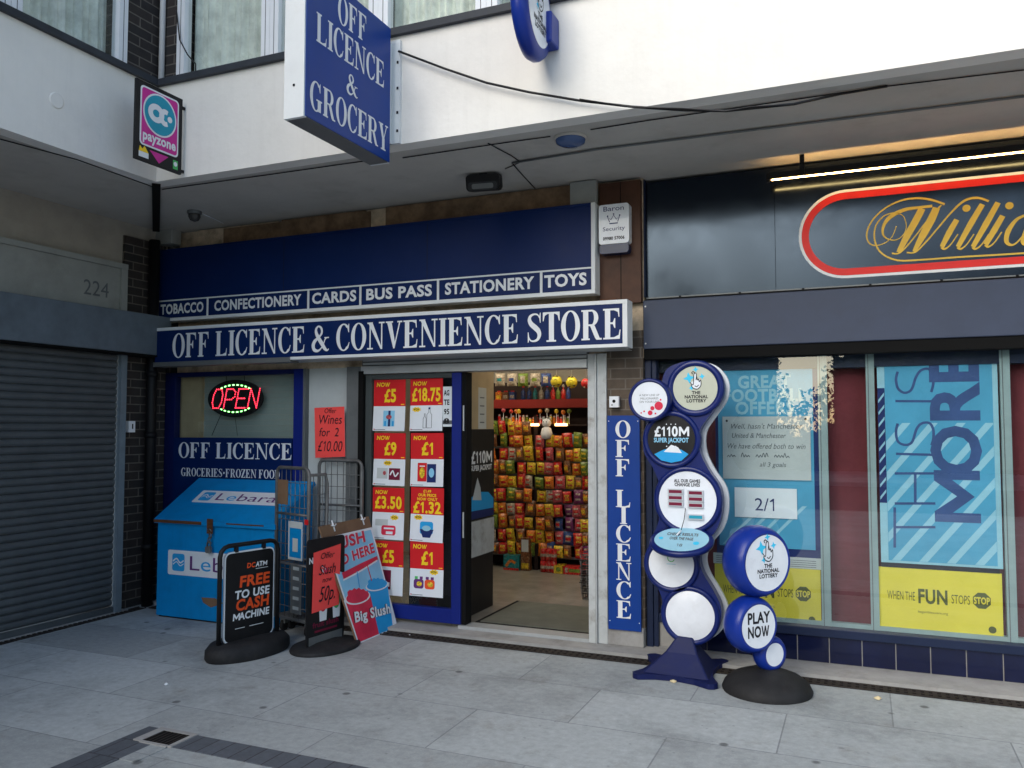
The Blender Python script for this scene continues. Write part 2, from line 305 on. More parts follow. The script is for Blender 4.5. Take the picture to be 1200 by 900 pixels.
# ------------------------------------------------------------------ bold serif capitals, drawn stroke by stroke
def ell(cx, cy, rx, ry, a0, a1, n=20):
    return [(cx+rx*math.cos(R(a0+(a1-a0)*i/n)), cy+ry*math.sin(R(a0+(a1-a0)*i/n))) for i in range(n+1)]
def band(cx, cy, ro, ri, a0, a1, n=26, dx=0):
    o = ell(cx, cy, ro[0], ro[1], a0, a1, n); i = ell(cx+dx, cy, ri[0], ri[1], a0, a1, n)
    return ('strip', o, i)
def rc(x0, x1, y0, y1): return ('poly', [(x0, y0), (x1, y0), (x1, y1), (x0, y1)])
T_, t_, s_ = .205, .06, .055
def serif_glyph(ch):
    P = []
    st = lambda x: P.append(rc(x, x+T_, .02, .98))
    if ch in 'EFL':
        st(.07); P.append(rc(0, .34, 0, s_)); P.append(rc(0, .34, 1-s_, 1))
        if ch in 'EF':
            P.append(rc(.2, .62, 1-t_, 1)); P.append(('poly', [(.62, 1), (.42, 1-t_), (.57, .88), (.60, .72), (.63, .72)]))
            P.append(rc(.2, .44, .49, .49+t_)); P.append(('poly', [(.36, .515), (.44, .36), (.47, .36), (.47, .68), (.44, .68)]))
        if ch in 'EL':
            P.append(rc(.2, .63, 0, t_)); P.append(('poly', [(.64, 0), (.67, .30), (.64, .30), (.60, .13), (.42, t_)]))
        return P, .70
    if ch == 'I':
        st(.08); P.append(rc(0, .35, 0, s_)); P.append(rc(0, .35, 1-s_, 1)); return P, .35
    if ch == 'N':
        P += [rc(.11, .17, .02, .98), rc(.68, .74, .0, .98), ('poly', [(.03, 1), (.25, 1), (.74, 0), (.66, 0)]), rc(0, .27, 1-s_, 1), rc(0, .28, 0, s_), rc(.57, .85, 1-s_, 1)]
        return P, .85
    if ch == 'O': return [band(.38, .5, (.38, .515), (.195, .47), 0, 360, 40)], .76
    if ch in 'CG':
        P.append(band(.38, .5, (.38, .515), (.20, .465), 48, 312 if ch == 'C' else 318, 34))
        P.append(('poly', [(.62, .68), (.655, .68), (.655, 1.0), (.63, 1.0), (.58, .9), (.55, .88)]))
        if ch == 'C':
            P.append(('poly', [(.56, .06), (.62, .10), (.68, .30), (.65, .31), (.6, .2), (.53, .13)]))
            return P, .70
        P += [rc(.49, .49+T_, .02, .42), rc(.40, .76, .42-s_, .42)]; return P, .78
    if ch == 'R':
        st(.07); P += [rc(0, .33, 0, s_), rc(0, .2, 1-s_, 1), rc(.2, .42, 1-t_, 1), rc(.2, .42, .46, .46+t_), band(.40, .73, (.27, .27), (.10, .215), -90, 90, 16)]
        P += [('poly', [(.34, .48), (.52, .48), (.72, .06), (.54, .06)]), ('poly', [(.54, .06), (.60, 0), (.80, 0), (.80, s_), (.72, .06)])]; return P, .80
    if ch == 'D':
        st(.07); P += [rc(0, .34, 0, s_), rc(0, .34, 1-s_, 1), rc(.2, .38, 1-t_, 1), rc(.2, .38, 0, t_), band(.37, .5, (.38, .5), (.19, .445), -90, 90, 20)]; return P, .76
    if ch == 'T':
        P += [rc(.25, .25+T_, .02, .98), rc(.15, .54, 0, s_), rc(.02, .67, 1-t_, 1), ('poly', [(0, 1), (.0, .70), (.03, .70), (.08, .88), (.2, 1-t_)]), ('poly', [(.69, 1), (.5, 1-t_), (.61, .88), (.66, .70), (.69, .70)])]; return P, .69
    if ch == 'V':
        P += [('poly', [(.06, .98), (.28, .98), (.47, .14), (.40, 0), (.37, 0)]), ('poly', [(.65, .98), (.71, .98), (.43, 0), (.39, .04)]), rc(0, .35, 1-s_, 1), rc(.56, .80, 1-s_, 1)]; return P, .80
    if ch == 'Y':
        P += [('poly', [(.06, .98), (.28, .98), (.46, .42), (.28, .46)]), ('poly', [(.62, .98), (.68, .98), (.44, .42), (.40, .46)]), rc(.28, .28+T_, .02, .47), rc(.18, .57, 0, s_), rc(0, .35, 1-s_, 1), rc(.52, .76, 1-s_, 1)]; return P, .76
    if ch == 'Z':
        P += [rc(.04, .62, 1-t_, 1), rc(.03, .62, 0, t_), ('poly', [(0, 0), (.22, 0), (.65, 1), (.43, 1)]), ('poly', [(.03, 1), (.03, .7), (.06, .7), (.1, .88), (.22, 1-t_)]), ('poly', [(.64, 0), (.66, .3), (.63, .3), (.56, .12), (.42, t_)])]; return P, .66
    if ch == 'S':
        P.append(('stroke', [(.53, .80), (.44, .93), (.29, .955), (.14, .89), (.10, .76), (.18, .62), (.34, .50), (.47, .38), (.51, .24), (.44, .10), (.29, .045), (.15, .07), (.06, .2)],
                  [.03, .05, .06, .10, .15, .18, .19, .18, .15, .10, .06, .05, .03]))
        P += [('poly', [(.535, .66), (.565, .66), (.565, 1.0), (.54, 1.0), (.50, .86)]), ('poly', [(.03, 0), (.055, 0), (.10, .12), (.06, .35), (.03, .35)])]; return P, .60
    if ch == '&':
        P.append(('stroke', [(.80, .52), (.70, .46), (.62, .30), (.50, .13), (.33, .03), (.14, .08), (.08, .24), (.16, .40), (.36, .54), (.52, .70), (.50, .88), (.36, .965), (.24, .88), (.23, .74), (.34, .54), (.52, .32), (.68, .12), (.82, .04), (.90, .10)],
                  [.03, .05, .05, .05, .09, .15, .17, .15, .08, .10, .10, .06, .10, .14, .17, .18, .15, .07, .03]))
        P.append(rc(.66, .90, .50, .545)); return P, .92
    if ch == '•': return [('poly', ell(.2, .5, .13, .13, 0, 360, 16)[:-1])], .4
    return P, .38
SERIF = {}

def spline(pts, ws, sub=6):
    """Catmull-Rom through pts with interpolated widths."""
    out, wo_ = [], []
    n = len(pts)
    for i in range(n-1):
        p0 = pts[max(i-1, 0)]; p1 = pts[i]; p2 = pts[i+1]; p3 = pts[min(i+2, n-1)]
        for k in range(sub):
            t = k/sub
            out.append(tuple(.5*((2*p1[j]) + (-p0[j]+p2[j])*t + (2*p0[j]-5*p1[j]+4*p2[j]-p3[j])*t*t + (-p0[j]+3*p1[j]-3*p2[j]+p3[j])*t**3) for j in (0, 1)))
            wo_.append(ws[i]*(1-t)+ws[i+1]*t)
    out.append(pts[-1]); wo_.append(ws[-1]); return out, wo_

# ------------------------------------------------------------------ mesh builder
class MB:
    def __init__(s): s.v = []; s.f = []; s.m = []; s.mats = []; s.sm = []; s.lay = 0
    def mi(s, m):
        if m not in s.mats: s.mats.append(m)
        return s.mats.index(m)
    def add(s, vs, fs, m, smooth=False):
        b = len(s.v); s.v += [Vector(v) for v in vs]; k = s.mi(m)
        for f in fs: s.f.append([i+b for i in f]); s.m.append(k); s.sm.append(smooth)
    def box(s, fr, a0, a1, b0, b1, c0, c1, m):
        if a0 > a1: a0, a1 = a1, a0
        if b0 > b1: b0, b1 = b1, b0
        if c0 > c1: c0, c1 = c1, c0
        vs = [fr.pt(a, b, c) for c in (c0, c1) for b in (b0, b1) for a in (a0, a1)]
        s.add(vs, [(0, 2, 3, 1), (4, 5, 7, 6), (0, 1, 5, 4), (2, 6, 7, 3), (0, 4, 6, 2), (1, 3, 7, 5)], m)
    def wbox(s, x0, x1, y0, y1, z0, z1, m): s.box(Fr((0, 0, 0), (1, 0, 0)), x0, x1, z0, z1, -y1, -y0, m)
    def flat(s, fr, pts, c, m): s.add([fr.pt(a, b, c) for a, b in pts], [tuple(range(len(pts)))], m)
    def rect(s, fr, a0, a1, b0, b1, c, m): s.flat(fr, [(a0, b0), (a1, b0), (a1, b1), (a0, b1)], c, m)
    def prism(s, fr, pts, c0, c1, m, mside=None):
        n = len(pts)
        ar = sum(pts[i][0]*pts[(i+1) % n][1]-pts[(i+1) % n][0]*pts[i][1] for i in range(n))
        if ar < 0: pts = pts[::-1]
        vs = [fr.pt(a, b, c0) for a, b in pts] + [fr.pt(a, b, c1) for a, b in pts]
        s.add(vs, [tuple(range(n-1, -1, -1)), tuple(range(n, 2*n))], m)
        s.add(vs, [(i, (i+1) % n, n+(i+1) % n, n+i) for i in range(n)], mside or m)
    def disc(s, fr, ca, cb, r, c, m, rb=None, n=40, a0=0): s.flat(fr, [(ca+r*math.cos(6.28318*i/n+a0), cb+(rb or r)*math.sin(6.28318*i/n+a0)) for i in range(n)], c, m)
    def strip(s, fr, A, B, c, m, cs=None):
        vs = [fr.pt(a, b, c) for a, b in A] + [fr.pt(a, b, c) for a, b in B]; n = len(A)
        s.add(vs, [(i, i+1, n+i+1, n+i) for i in range(n-1)], m)
    def stroke(s, fr, pts, ws, c, m, sub=6, smooth=True):
        if not hasattr(ws, '__len__'): ws = [ws]*len(pts)
        if smooth and len(pts) > 2: pts, ws = spline(pts, ws, sub)
        A, B = [], []
        for i, p in enumerate(pts):
            q = pts[min(i+1, len(pts)-1)]; o = pts[max(i-1, 0)]
            d = (q[0]-o[0], q[1]-o[1]); l = math.hypot(*d) or 1; nx, ny = -d[1]/l*ws[i]/2, d[0]/l*ws[i]/2
            A.append((p[0]+nx, p[1]+ny)); B.append((p[0]-nx, p[1]-ny))
        s.strip(fr, A, B, c, m)
    def text(s, fr, st, a, b, h, m, bold=0, w=None, align='L', shear=0, c=.001, sp=0, rot=0):
        k = h/CAP; adv = []
        for ch in st: adv.append((GLY[(ch, 0)][2] if ch != ' ' else .28) + sp + (.03 if bold else 0))
        tot = sum(adv)*k; kx = k*(w/tot) if w else k; tot = w or tot
        x = a - (tot/2 if align == 'C' else tot if align == 'R' else 0); x0 = x; cr, sr = math.cos(rot), math.sin(rot)
        for nth, (ch, ad) in enumerate(zip(st, adv)):
            if ch != ' ':
                vs, fs, _ = GLY[(ch, 1 if bold else 0)]
                pts = []
                for q in vs:
                    u, v = x+q[0]*kx+shear*q[1]*k, q[1]*k
                    u, v = a+(u-a)*cr-v*sr, b+(u-a)*sr+v*cr
                    pts.append(fr.pt(u, v, c+.00002*(nth % 9)))
                s.add(pts, fs, m)
            x += ad*kx
        return tot
    def serif(s, fr, st, a, b, h, m, w=None, align='L', c=.001, gap=.055, space=.30):
        ws = []
        for ch in st: ws.append(space if ch == ' ' else serif_glyph(ch)[1]+gap)
        tot = (sum(ws)-gap)*h; kx = h*(w/tot) if w else h; tot = w or tot
        x = a - (tot/2 if align == 'C' else 0)
        for ch, wd in zip(st, ws):
            if ch != ' ':
                for i, pc in enumerate(serif_glyph(ch)[0]):
                    cc = c + .00025*i; f = lambda P: [(x+p[0]*kx, b+p[1]*h) for p in P]
                    if pc[0] == 'poly': s.flat(fr, f(pc[1]), cc, m)
                    elif pc[0] == 'strip': s.strip(fr, f(pc[1]), f(pc[2]), cc, m)
                    else:
                        pts, ww = spline(pc[1], pc[2], 5); A, B = [], []
                        for j, p in enumerate(pts):
                            q = pts[min(j+1, len(pts)-1)]; o = pts[max(j-1, 0)]; d = (q[0]-o[0], q[1]-o[1]); l = math.hypot(*d) or 1
                            A.append((p[0]-d[1]/l*ww[j]/2, p[1]+d[0]/l*ww[j]/2)); B.append((p[0]+d[1]/l*ww[j]/2, p[1]-d[0]/l*ww[j]/2))
                        n = len(A)   # self-crossing strokes step outwards a hair so that no two faces share a plane
                        vs = [fr.pt(*q, cc+.00002*j) for j, q in enumerate(f(A))] + [fr.pt(*q, cc+.00002*j) for j, q in enumerate(f(B))]
                        s.add(vs, [(j, j+1, n+j+1, n+j) for j in range(n-1)], m)
            x += wd*kx
        return tot
    def tube(s, path, r, m, n=8, closed=False):
        P = [Vector(p) for p in path]; vs = []; k = len(P); prev = None
        for i, p in enumerate(P):
            if closed: d = (P[(i+1) % k]-P[i-1]).normalized()
            else: d = (P[min(i+1, k-1)]-P[max(i-1, 0)]).normalized()
            ref = prev or (Vector((0, 0, 1)) if abs(d.z) < .9 else Vector((1, 0, 0)))
            e = (ref - d*ref.dot(d))
            if e.length < 1e-4: e = d.orthogonal()
            e.normalize(); g = d.cross(e); prev = e
            rr = r[i] if hasattr(r, '__len__') else r
            vs += [p + (e*math.cos(6.28318*j/n)+g*math.sin(6.28318*j/n))*rr for j in range(n)]
        fs = []
        for i in range(k if closed else k-1):
            a, b = i*n, ((i+1) % k)*n
            fs += [(a+j, a+(j+1) % n, b+(j+1) % n, b+j) for j in range(n)]
        if not closed: fs += [tuple(range(n-1, -1, -1)), tuple(range((k-1)*n, k*n))]
        s.add(vs, fs, m, True)
    def lathe(s, fr, ca, cb, prof, m, n=40, sx=1, sy=1):
        """prof: (radius, height along n)."""
        vs = []; k = len(prof)
        for r, h in prof: vs += [fr.pt(ca+sx*r*math.cos(6.28318*j/n), cb+sy*r*math.sin(6.28318*j/n), h) for j in range(n)]
        fs = []
        for i in range(k-1): fs += [(i*n+j, i*n+(j+1) % n, (i+1)*n+(j+1) % n, (i+1)*n+j) for j in range(n)]
        s.add(vs, fs, m, True)
        s.add(vs, [tuple(range((k-1)*n, k*n))], m); s.add(vs, [tuple(range(n-1, -1, -1))], m)
    def build(s, name, parent=None, bevel=0, loc=None, **tags):
        if parent is not None: off = parent_world(parent)
        elif loc is not None: off = Vector(loc)
        else:
            xs = [v.x for v in s.v]; ys = [v.y for v in s.v]; zs = [v.z for v in s.v]
            off = Vector(((min(xs)+max(xs))/2, (min(ys)+max(ys))/2, min(zs)))
        me = bpy.data.meshes.new(name); me.from_pydata([v-off for v in s.v], [], s.f); me.update()
        for m in s.mats: me.materials.append(MATS[m])
        me.polygons.foreach_set('material_index', s.m); me.polygons.foreach_set('use_smooth', s.sm)
        o = bpy.data.objects.new(name, me); COL.objects.link(o)
        if parent is not None: o.parent = parent
        else: o.location = off
        if bevel:
            b = o.modifiers.new('bevel', 'BEVEL'); b.width = bevel; b.segments = 2; b.limit_method = 'ANGLE'; b.angle_limit = R(40)
        for k, v in tags.items(): o[k] = v
        return o
def parent_world(o):
    p = Vector((0, 0, 0))
    while o is not None: p += Vector(o.location); o = o.parent
    return p
def thing(name, label, cat, loc, group=None):
    o = bpy.data.objects.new(name, None); COL.objects.link(o); o.location = loc; o.empty_display_size = .1
    o['label'] = label; o['category'] = cat
    if group: o['group'] = group
    return o
def single(mb, name, label, cat, group=None, bevel=0):
    o = mb.build(name, bevel=bevel, label=label, category=cat)
    if group: o['group'] = group
    return o
def rrect(a0, a1, b0, b1, r, n=6):
    P = []
    for ca, cb, s0 in ((a1-r, b0+r, -90), (a1-r, b1-r, 0), (a0+r, b1-r, 90), (a0+r, b0+r, 180)): P += ell(ca, cb, r, r, s0, s0+90, n)
    return P

# ================================================================== THE SETTING: ground
FX, FY, SZ = -4.80, 4.54, 3.42           # faces of the white fascias, height of the soffit
DY, WX = 5.85, -6.02                     # shopfront plane, left wing wall plane
def struct(mb, name): return mb.build(name, kind='structure')
g = MB(); g.wbox(-60, 60, -80, 40, -1.2, -.13, 'asphalt'); struct(g, 'road')
g = MB(); g.wbox(-30, 30, -5.0, 14, -.6, 0, 'paving'); struct(g, 'pavement')
g = MB(); g.wbox(-30, 30, -60, -14.0, -.6, 0, 'paving'); struct(g, 'far_pavement')
g = MB(); g.wbox(-30, 30, -5.13, -5.002, -.6, .004, 'concrete'); struct(g, 'kerb')
g = MB()
g.wbox(-3.535, -3.325, -3, 3.38, -.05, .004, 'block_paving')
g.wbox(-3.225, 8, 3.21, 3.38, -.05, .004, 'block_paving'); g.wbox(-3.325, -3.225, 3.0, 3.205, -.05, .004, 'paving'); struct(g, 'block_paving')
g = MB(); g.wbox(-5.95, 8, 5.655, 5.95, -.1, .03, 'concrete'); struct(g, 'pavement_edge')
# drain inlet
d = thing('drain_inlet', 'small square dark drain set in a pale concrete surround in the paving', 'drain', (-3.31, 3.27, 0))
g = MB()
for x0, x1, y0, y1 in ((-3.455, -3.405, 3.2, 3.385), (-3.225, -3.2, 3.2, 3.385), (-3.405, -3.225, 3.355, 3.385), (-3.405, -3.225, 3.19, 3.21)): g.wbox(x0, x1, y0, y1, -.02, .010, 'concrete')
g.build('surround', d)
g = MB(); g.wbox(-3.405, -3.225, 3.21, 3.355, -.06, .0075, 'black_gap')
for i in range(7): g.wbox(-3.40+.026*i, -3.392+.026*i, 3.212, 3.352, .0078, .0095, 'grate_iron')
g.build('grating', d)
# slotted drain channels
def channel(name, label, x0, x1, y0, y1, along):
    m = MB(); m.wbox(x0, x1, y0, y1, -.05, .002, 'black_gap'); L = (x1-x0) if along == 'x' else (y1-y0); n = int(L/.045)
    if along == 'x':
        m.wbox(x0, x1, y0, y0+.014, .0024, .008, 'grate_iron'); m.wbox(x0, x1, y1-.014, y1, .0024, .008, 'grate_iron'); m.wbox(x0, x1, (y0+y1)/2-.008, (y0+y1)/2+.008, .0024, .0075, 'grate_iron')
        for i in range(n): m.wbox(x0+i*L/n, x0+i*L/n+.024, y0+.0142, y1-.0142, .0026, .007, 'grate_iron')
    else:
        m.wbox(x0, x0+.014, y0, y1, .0024, .008, 'grate_iron'); m.wbox(x1-.014, x1, y0, y1, .0024, .008, 'grate_iron')
        for i in range(n): m.wbox(x0+.0142, x1-.0142, y0+i*L/n, y0+i*L/n+.024, .0026, .007, 'grate_iron')
    return single(m, name, label, 'drain channel')
channel('drain_channel', 'long slotted iron drain channel running along the foot of the shopfronts', -5.83, 6.0, 5.535, 5.652, 'x')
channel('drain_channel', 'dark iron drain channel in front of the closed grey roller shutter', -5.945, -5.85, -2, 5.53, 'y')

# ================================================================== THE BUILDING ABOVE
B = thing('apartment_building', 'pale rendered flats with dark brick and white windows above the shops', 'building', (0, 5.2, 3.42))
g = MB(); g.wbox(FX, 9, FY, FY+.12, SZ, 4.135, 'render_white'); g.build('fascia', B)
g = MB(); g.wbox(FX-.12, FX-.0005, -3, FY+.12, SZ, 4.135, 'render_wing')
g.lathe(side(FX), *side(FX).px(66, 118), [(.052, 0), (.052, .004), (.046, .007)], 'render_wing', 24); g.build('fascia', B)
g = MB(); g.wbox(FX+.03, 9, FY-.035, FY+.14, 4.135, 4.182, 'lead_capping'); g.build('sill_capping', B)
g = MB(); g.wbox(FX-.14, FX+.033, -3, FY-.036, 4.1352, 4.1822, 'lead_capping'); g.wbox(FX-.14, FX+.03, FY-.036, FY+.14, 4.1354, 4.1815, 'lead_capping'); g.build('sill_capping', B)
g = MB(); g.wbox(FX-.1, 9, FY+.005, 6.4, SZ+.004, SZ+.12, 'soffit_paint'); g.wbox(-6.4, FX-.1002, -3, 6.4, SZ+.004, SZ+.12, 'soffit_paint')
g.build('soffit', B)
g = MB(); mt = [Vector((FX-.02, FY+.02, SZ-.012)), ground(183, 270, SZ-.012)]
dv = (mt[1]-mt[0]).normalized(); fr = Fr(mt[0], dv, Vector((-dv.y, dv.x, 0))); g.box(fr, .02, (mt[1]-mt[0]).length, -.03, .03, -.012, .012, 'black_gap'); g.build('joint_strip', B)
UY, UX = 4.64, -4.90
g = MB()
g.wbox(UX, 9, UY, UY+.25, 5.62, 8.5, 'brick_black'); g.wbox(UX-.25, UX-.0005, -3, UY+.25, 5.62, 8.5, 'brick_black')
g.wbox(UX, -4.72, UY, UY+.25, 4.18, 5.62, 'brick_black'); g.wbox(UX-.25, UX-.0005, 4.335, UY+.25, 4.18, 5.62, 'brick_black')
g.build('brick_wall', B)
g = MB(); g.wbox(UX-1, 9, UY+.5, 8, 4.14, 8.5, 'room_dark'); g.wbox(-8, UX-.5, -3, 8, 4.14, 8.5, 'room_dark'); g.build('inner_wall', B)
def upper_window(fr, a0, a1, mull):
    w = MB(); t = .075; b0, b1 = 4.184, 5.618
    w.box(fr, a0, a0+t, b0, b1, -.06, .012, 'upvc'); w.box(fr, a1-t, a1, b0, b1, -.06, .012, 'upvc'); w.box(fr, a0+t, a1-t, b0, b0+.028, -.06, .012, 'upvc'); w.box(fr, a0+t, a1-t, b1-t, b1, -.06, .012, 'upvc')
    w.box(fr, a0+t*.47, a0+t*.53, b0+.002, b1-.002, .0122, .014, 'ink_grey'); w.box(fr, a1-t*.53, a1-t*.47, b0+.002, b1-.002, .0122, .014, 'ink_grey')
    win = w.build('window', B)
    p = MB(); p.box(fr, a0+t, a1-t, b0+.028, b1-t, -.032, -.026, 'upper_glass'); p.build('pane', win)
    c = MB(); n = 60; A = []; 
    prof = [(a0+t*.4+(a1-a0-t*.8)*i/n, -.16+.022*math.sin(i*1.35)+.012*math.sin(i*.61+1)) for i in range(n+1)]
    vs = [fr.pt(a, 4.19, cc) for a, cc in prof] + [fr.pt(a, 5.6, cc) for a, cc in prof]
    c.add(vs, [(i, i+1, n+2+i, n+1+i) for i in range(n)], 'curtain_cloth', True); c.build('curtain', win)
fm = front(UY)
xs = [-4.72, -3.845, -2.94, -2.14, -1.3, -.46, .4]
for i in range(len(xs)-1): upper_window(fm, xs[i]+.001, xs[i+1]-.001, True)
fs = side(UX)
for y0, y1 in ((3.44, 4.33), (2.4, 3.435), (1.35, 2.395)): upper_window(fs, y0, y1, True)
g = MB(); x = fm.px(193, 50)[0]; g.tube([(x, UY-.025, 4.18), (x, UY-.025, 8)], .022, 'upvc'); single(g, 'waste_pipe', 'thin white vertical pipe on the dark brick corner above the fascia', 'pipe')
g = MB(); pts = [(-4.72, UY-.02, 4.75), (-4.66, UY-.04, 4.5), (-4.56, UY-.06, 4.36), (-4.47, UY-.07, 4.27), (-4.42, FY-.02, 4.19)]; g.tube(pts, .005, 'black_plastic', 6)
single(g, 'loose_cable', 'thin black cable dropping across the upstairs window beside the white pipe', 'cable')

# ================================================================== LEFT WING: shuttered unit
SH = thing('shuttered_shopfront', 'closed shop unit with grey roller shutter, steel box and plain pale header', 'shopfront', (WX, 4.2, 0))
g = MB(); g.wbox(WX-.4, WX-.001, -3, 6.2, 2.35, SZ+.004, 'cream_wall'); g.build('wall', SH)
sw = side(WX)
g = MB(); g.wbox(WX, WX+.05, -3, 5.335, 2.60, 3.03, 'cream_panel')
for b0, b1 in ((2.985, 3.03),): g.wbox(WX+.0502, WX+.075, -3, 5.335, b0, b1, 'cream_panel')
g.wbox(WX+.0502, WX+.072, 5.27, 5.3345, 2.60, 2.9848, 'cream_panel')
f2 = side(WX+.05); a, b = f2.px(97, 342); g.serif
g.text(f2, '224', a, b-.015, .125, 'ink_grey', w=.26, c=.002); g.build('header_panel', SH)
g = MB(); g.wbox(WX, WX+.20, -3, 5.72, 2.24, 2.598, 'box_steel'); g.wbox(WX+.002, WX+.21, -3, 5.718, 2.225, 2.2398, 'black_gap'); g.build('shutter_box', SH, bevel=.006)
# corrugated curtain: real profile
g = MB(); n = 36; prof = []
for i in range(n):
    z0 = .06 + i*(2.17/n); h = 2.17/n
    for t, x in ((0, -.009), (.10, .002), (.35, .011), (.65, .011), (.9, .004), (.98, -.009)): prof.append((WX+.05+x, z0+h*t))
vs = [(x, -3, z) for x, z in prof] + [(x, 5.262, z) for x, z in prof]; k = len(prof)
g.add(vs, [(i, i+1, k+i+1, k+i) for i in range(k-1)], 'shutter_grey'); g.wbox(WX+.03, WX+.075, -3, 5.262, .012, .058, 'shutter_grey'); g.build('roller_shutter', SH)
g = MB(); g.wbox(WX+.01, WX+.10, 5.264, 5.325, .01, 2.2245, 'grey_paint'); g.build('guide_rail', SH)
g = MB(); g.wbox(WX-.4, WX+.008, 5.262, 6.2, 0, 2.349, 'brick_black'); g.wbox(WX, WX+.03, 5.335, 5.8, 2.60, 3.3, 'brick_black'); g.build('brick_pier', SH)
g = MB(); g.wbox(WX-.3, WX+.10, -3, 5.4, 0, .011, 'concrete'); g.build('threshold', SH)
g = MB(); a, b = side(WX+.02).px(151, 500); g.box(side(WX+.008), a-.035, a+.035, b-.05, b+.05, .0, .05, 'upvc'); g.box(side(WX+.008), a+.0, a+.012, b-.02, b+.025, .0501, .052, 'black_gap')
single(g, 'junction_box', 'small white switch box on the dark brick beside the roller shutter', 'switch box')
g = MB(); p = Vector((WX+.10, 5.60, 0)); g.tube([(p.x, p.y, .0), (p.x, p.y, 3.3)], .048, 'black_pipe', 12)
for z in (.5, 1.5, 2.05): g.tube([(p.x, p.y, z), (p.x, p.y, z+.05)], .056, 'black_pipe', 12)
single(g, 'downpipe', 'black rainwater pipe running down the dark brick corner', 'drainpipe')

# ================================================================== THE CORNER SHOP
SF = thing('convenience_shopfront', 'blue framed off licence shopfront with white post and open doorway', 'shopfront', (-3.8, DY, 0))
fd = front(DY)
g = MB(); g.wbox(WX-.1, WX+.02, DY+.001, DY+.3, 0, 3.4, 'brick_black'); g.build('brick_return', SF)
# wall behind the signs
g = MB(); g.wbox(-5.9, -1.45, DY+.03, DY+.25, 2.1, SZ+.004, 'timber_pale'); g.build('header_wall', SF)
g = MB()
def board(x0, x1, y0, y1, m, c=0): 
    f = front(DY-.02-c); a0, b0 = f.px(x0, y0); a1, b1 = f.px(x1, y1); g.box(f, a0, a1, min(b0, 3.415), 3.20, -.05, 0, m)
board(232, 330, 266, 0, 'timber_pale'); board(330, 430, 252, 0, 'timber_brown', .012); board(430, 545, 240, 0, 'timber_pale', .004); board(540, 572, 229, 0, 'timber_brown', .015); board(572, 665, 226, 0, 'timber_pale', .002)
board(262, 436, 268, 0, 'timber_brown', .018); board(452, 690, 236, 0, 'timber_brown', .02); board(668, 697, 213, 0, 'cream_panel', .08)
g.build('header_boards', SF)
g = MB(); f = front(DY-.15); a0, a1, b0, b1 = f.box(178, 268, 201, 286); g.box(f, a0, a1, b0, b1, -.12, 0, 'cream_panel')
single(g, 'cable_box', 'small pale box in the corner above the end of the long sign', 'junction box', bevel=.006)
# window bay, left: blue posts, dim window, pale panel
g = MB()
g.box(fd, -5.998, -5.885, 0, 2.1, -.06, .012, 'frame_navy'); g.box(fd, -4.53, -4.43, 0, 2.1, -.06, .012, 'blue_frame'); g.box(fd, -5.884, -4.531, 2.06, 2.1, -.06, .010, 'frame_navy'); g.build('window_frame', SF)
g = MB(); g.box(fd, -4.425, -4.40, 0, 2.1, -.06, .02, 'alu_dark'); g.box(fd, -3.97, -3.83, 0, 2.1, -.06, .035, 'alu_dark'); g.box(fd, -3.845, -3.80, .03, 2.06, -.08, .05, 'black_gap'); g.build('mullion', SF)
g = MB(); g.box(fd, -4.399, -3.971, .4, 2.1, -.05, -.03, 'paper_dim'); g.box(fd, -4.399, -3.971, 0, .4, -.05, .0, 'alu_dark'); g.build('infill_panel', SF)
g = MB(); g.box(fd, -5.884, -4.531, 0, 1.50, -.05, -.01, 'print_navy'); g.build('stall_riser', SF)
g = MB(); g.box(fd, -5.884, -4.531, 1.5, 2.06, -.012, -.006, 'shop_glass'); g.build('window_pane', SF)
g = MB(); f = front(DY+.12)
for i in range(13): g.box(f, -5.65, -4.5, 1.46+.05*i, 1.508+.05*i, -.01, .004*(i % 2), 'blind')
g.box(f, -5.93, -5.66, 1.45, 2.15, -.02, .03, 'beige'); single(g, 'window_blind', 'pale slatted blind closed behind the shop window with the lit sign', 'blind')
# glazed sidelight with the price posters: plane DY
g = MB(); fr_ = fd
for a0, a1, b0, b1, m in ((-3.80, -3.74, .06, 2.03, 'door_grey'), (-2.995, -2.912, .06, 2.03, 'blue_frame'), (-3.74, -2.995, .06, .17, 'blue_frame'), (-3.74, -2.995, 1.99, 2.03, 'door_grey')): g.box(fd, a0, a1, b0, b1, -.045, .012, m)
g.build('door_frame', SF, bevel=.004)
g = MB(); g.box(fd, -3.74, -2.995, .17, 1.99, -.02, -.012, 'shop_glass'); g.build('door_pane', SF)
g = MB(); g.box(fd, -2.911, -2.872, .06, 2.03, -.10, -.0, 'black_gap'); a, b = fd.px(540, 490); g.box(fd, -2.899, -2.888, b-.10, b+.10, .0002, .006, 'alu'); a, b = fd.px(540, 615); g.box(fd, -2.899, -2.888, b-.10, b+.10, .0002, .006, 'alu'); g.build('hinge_post', SF)
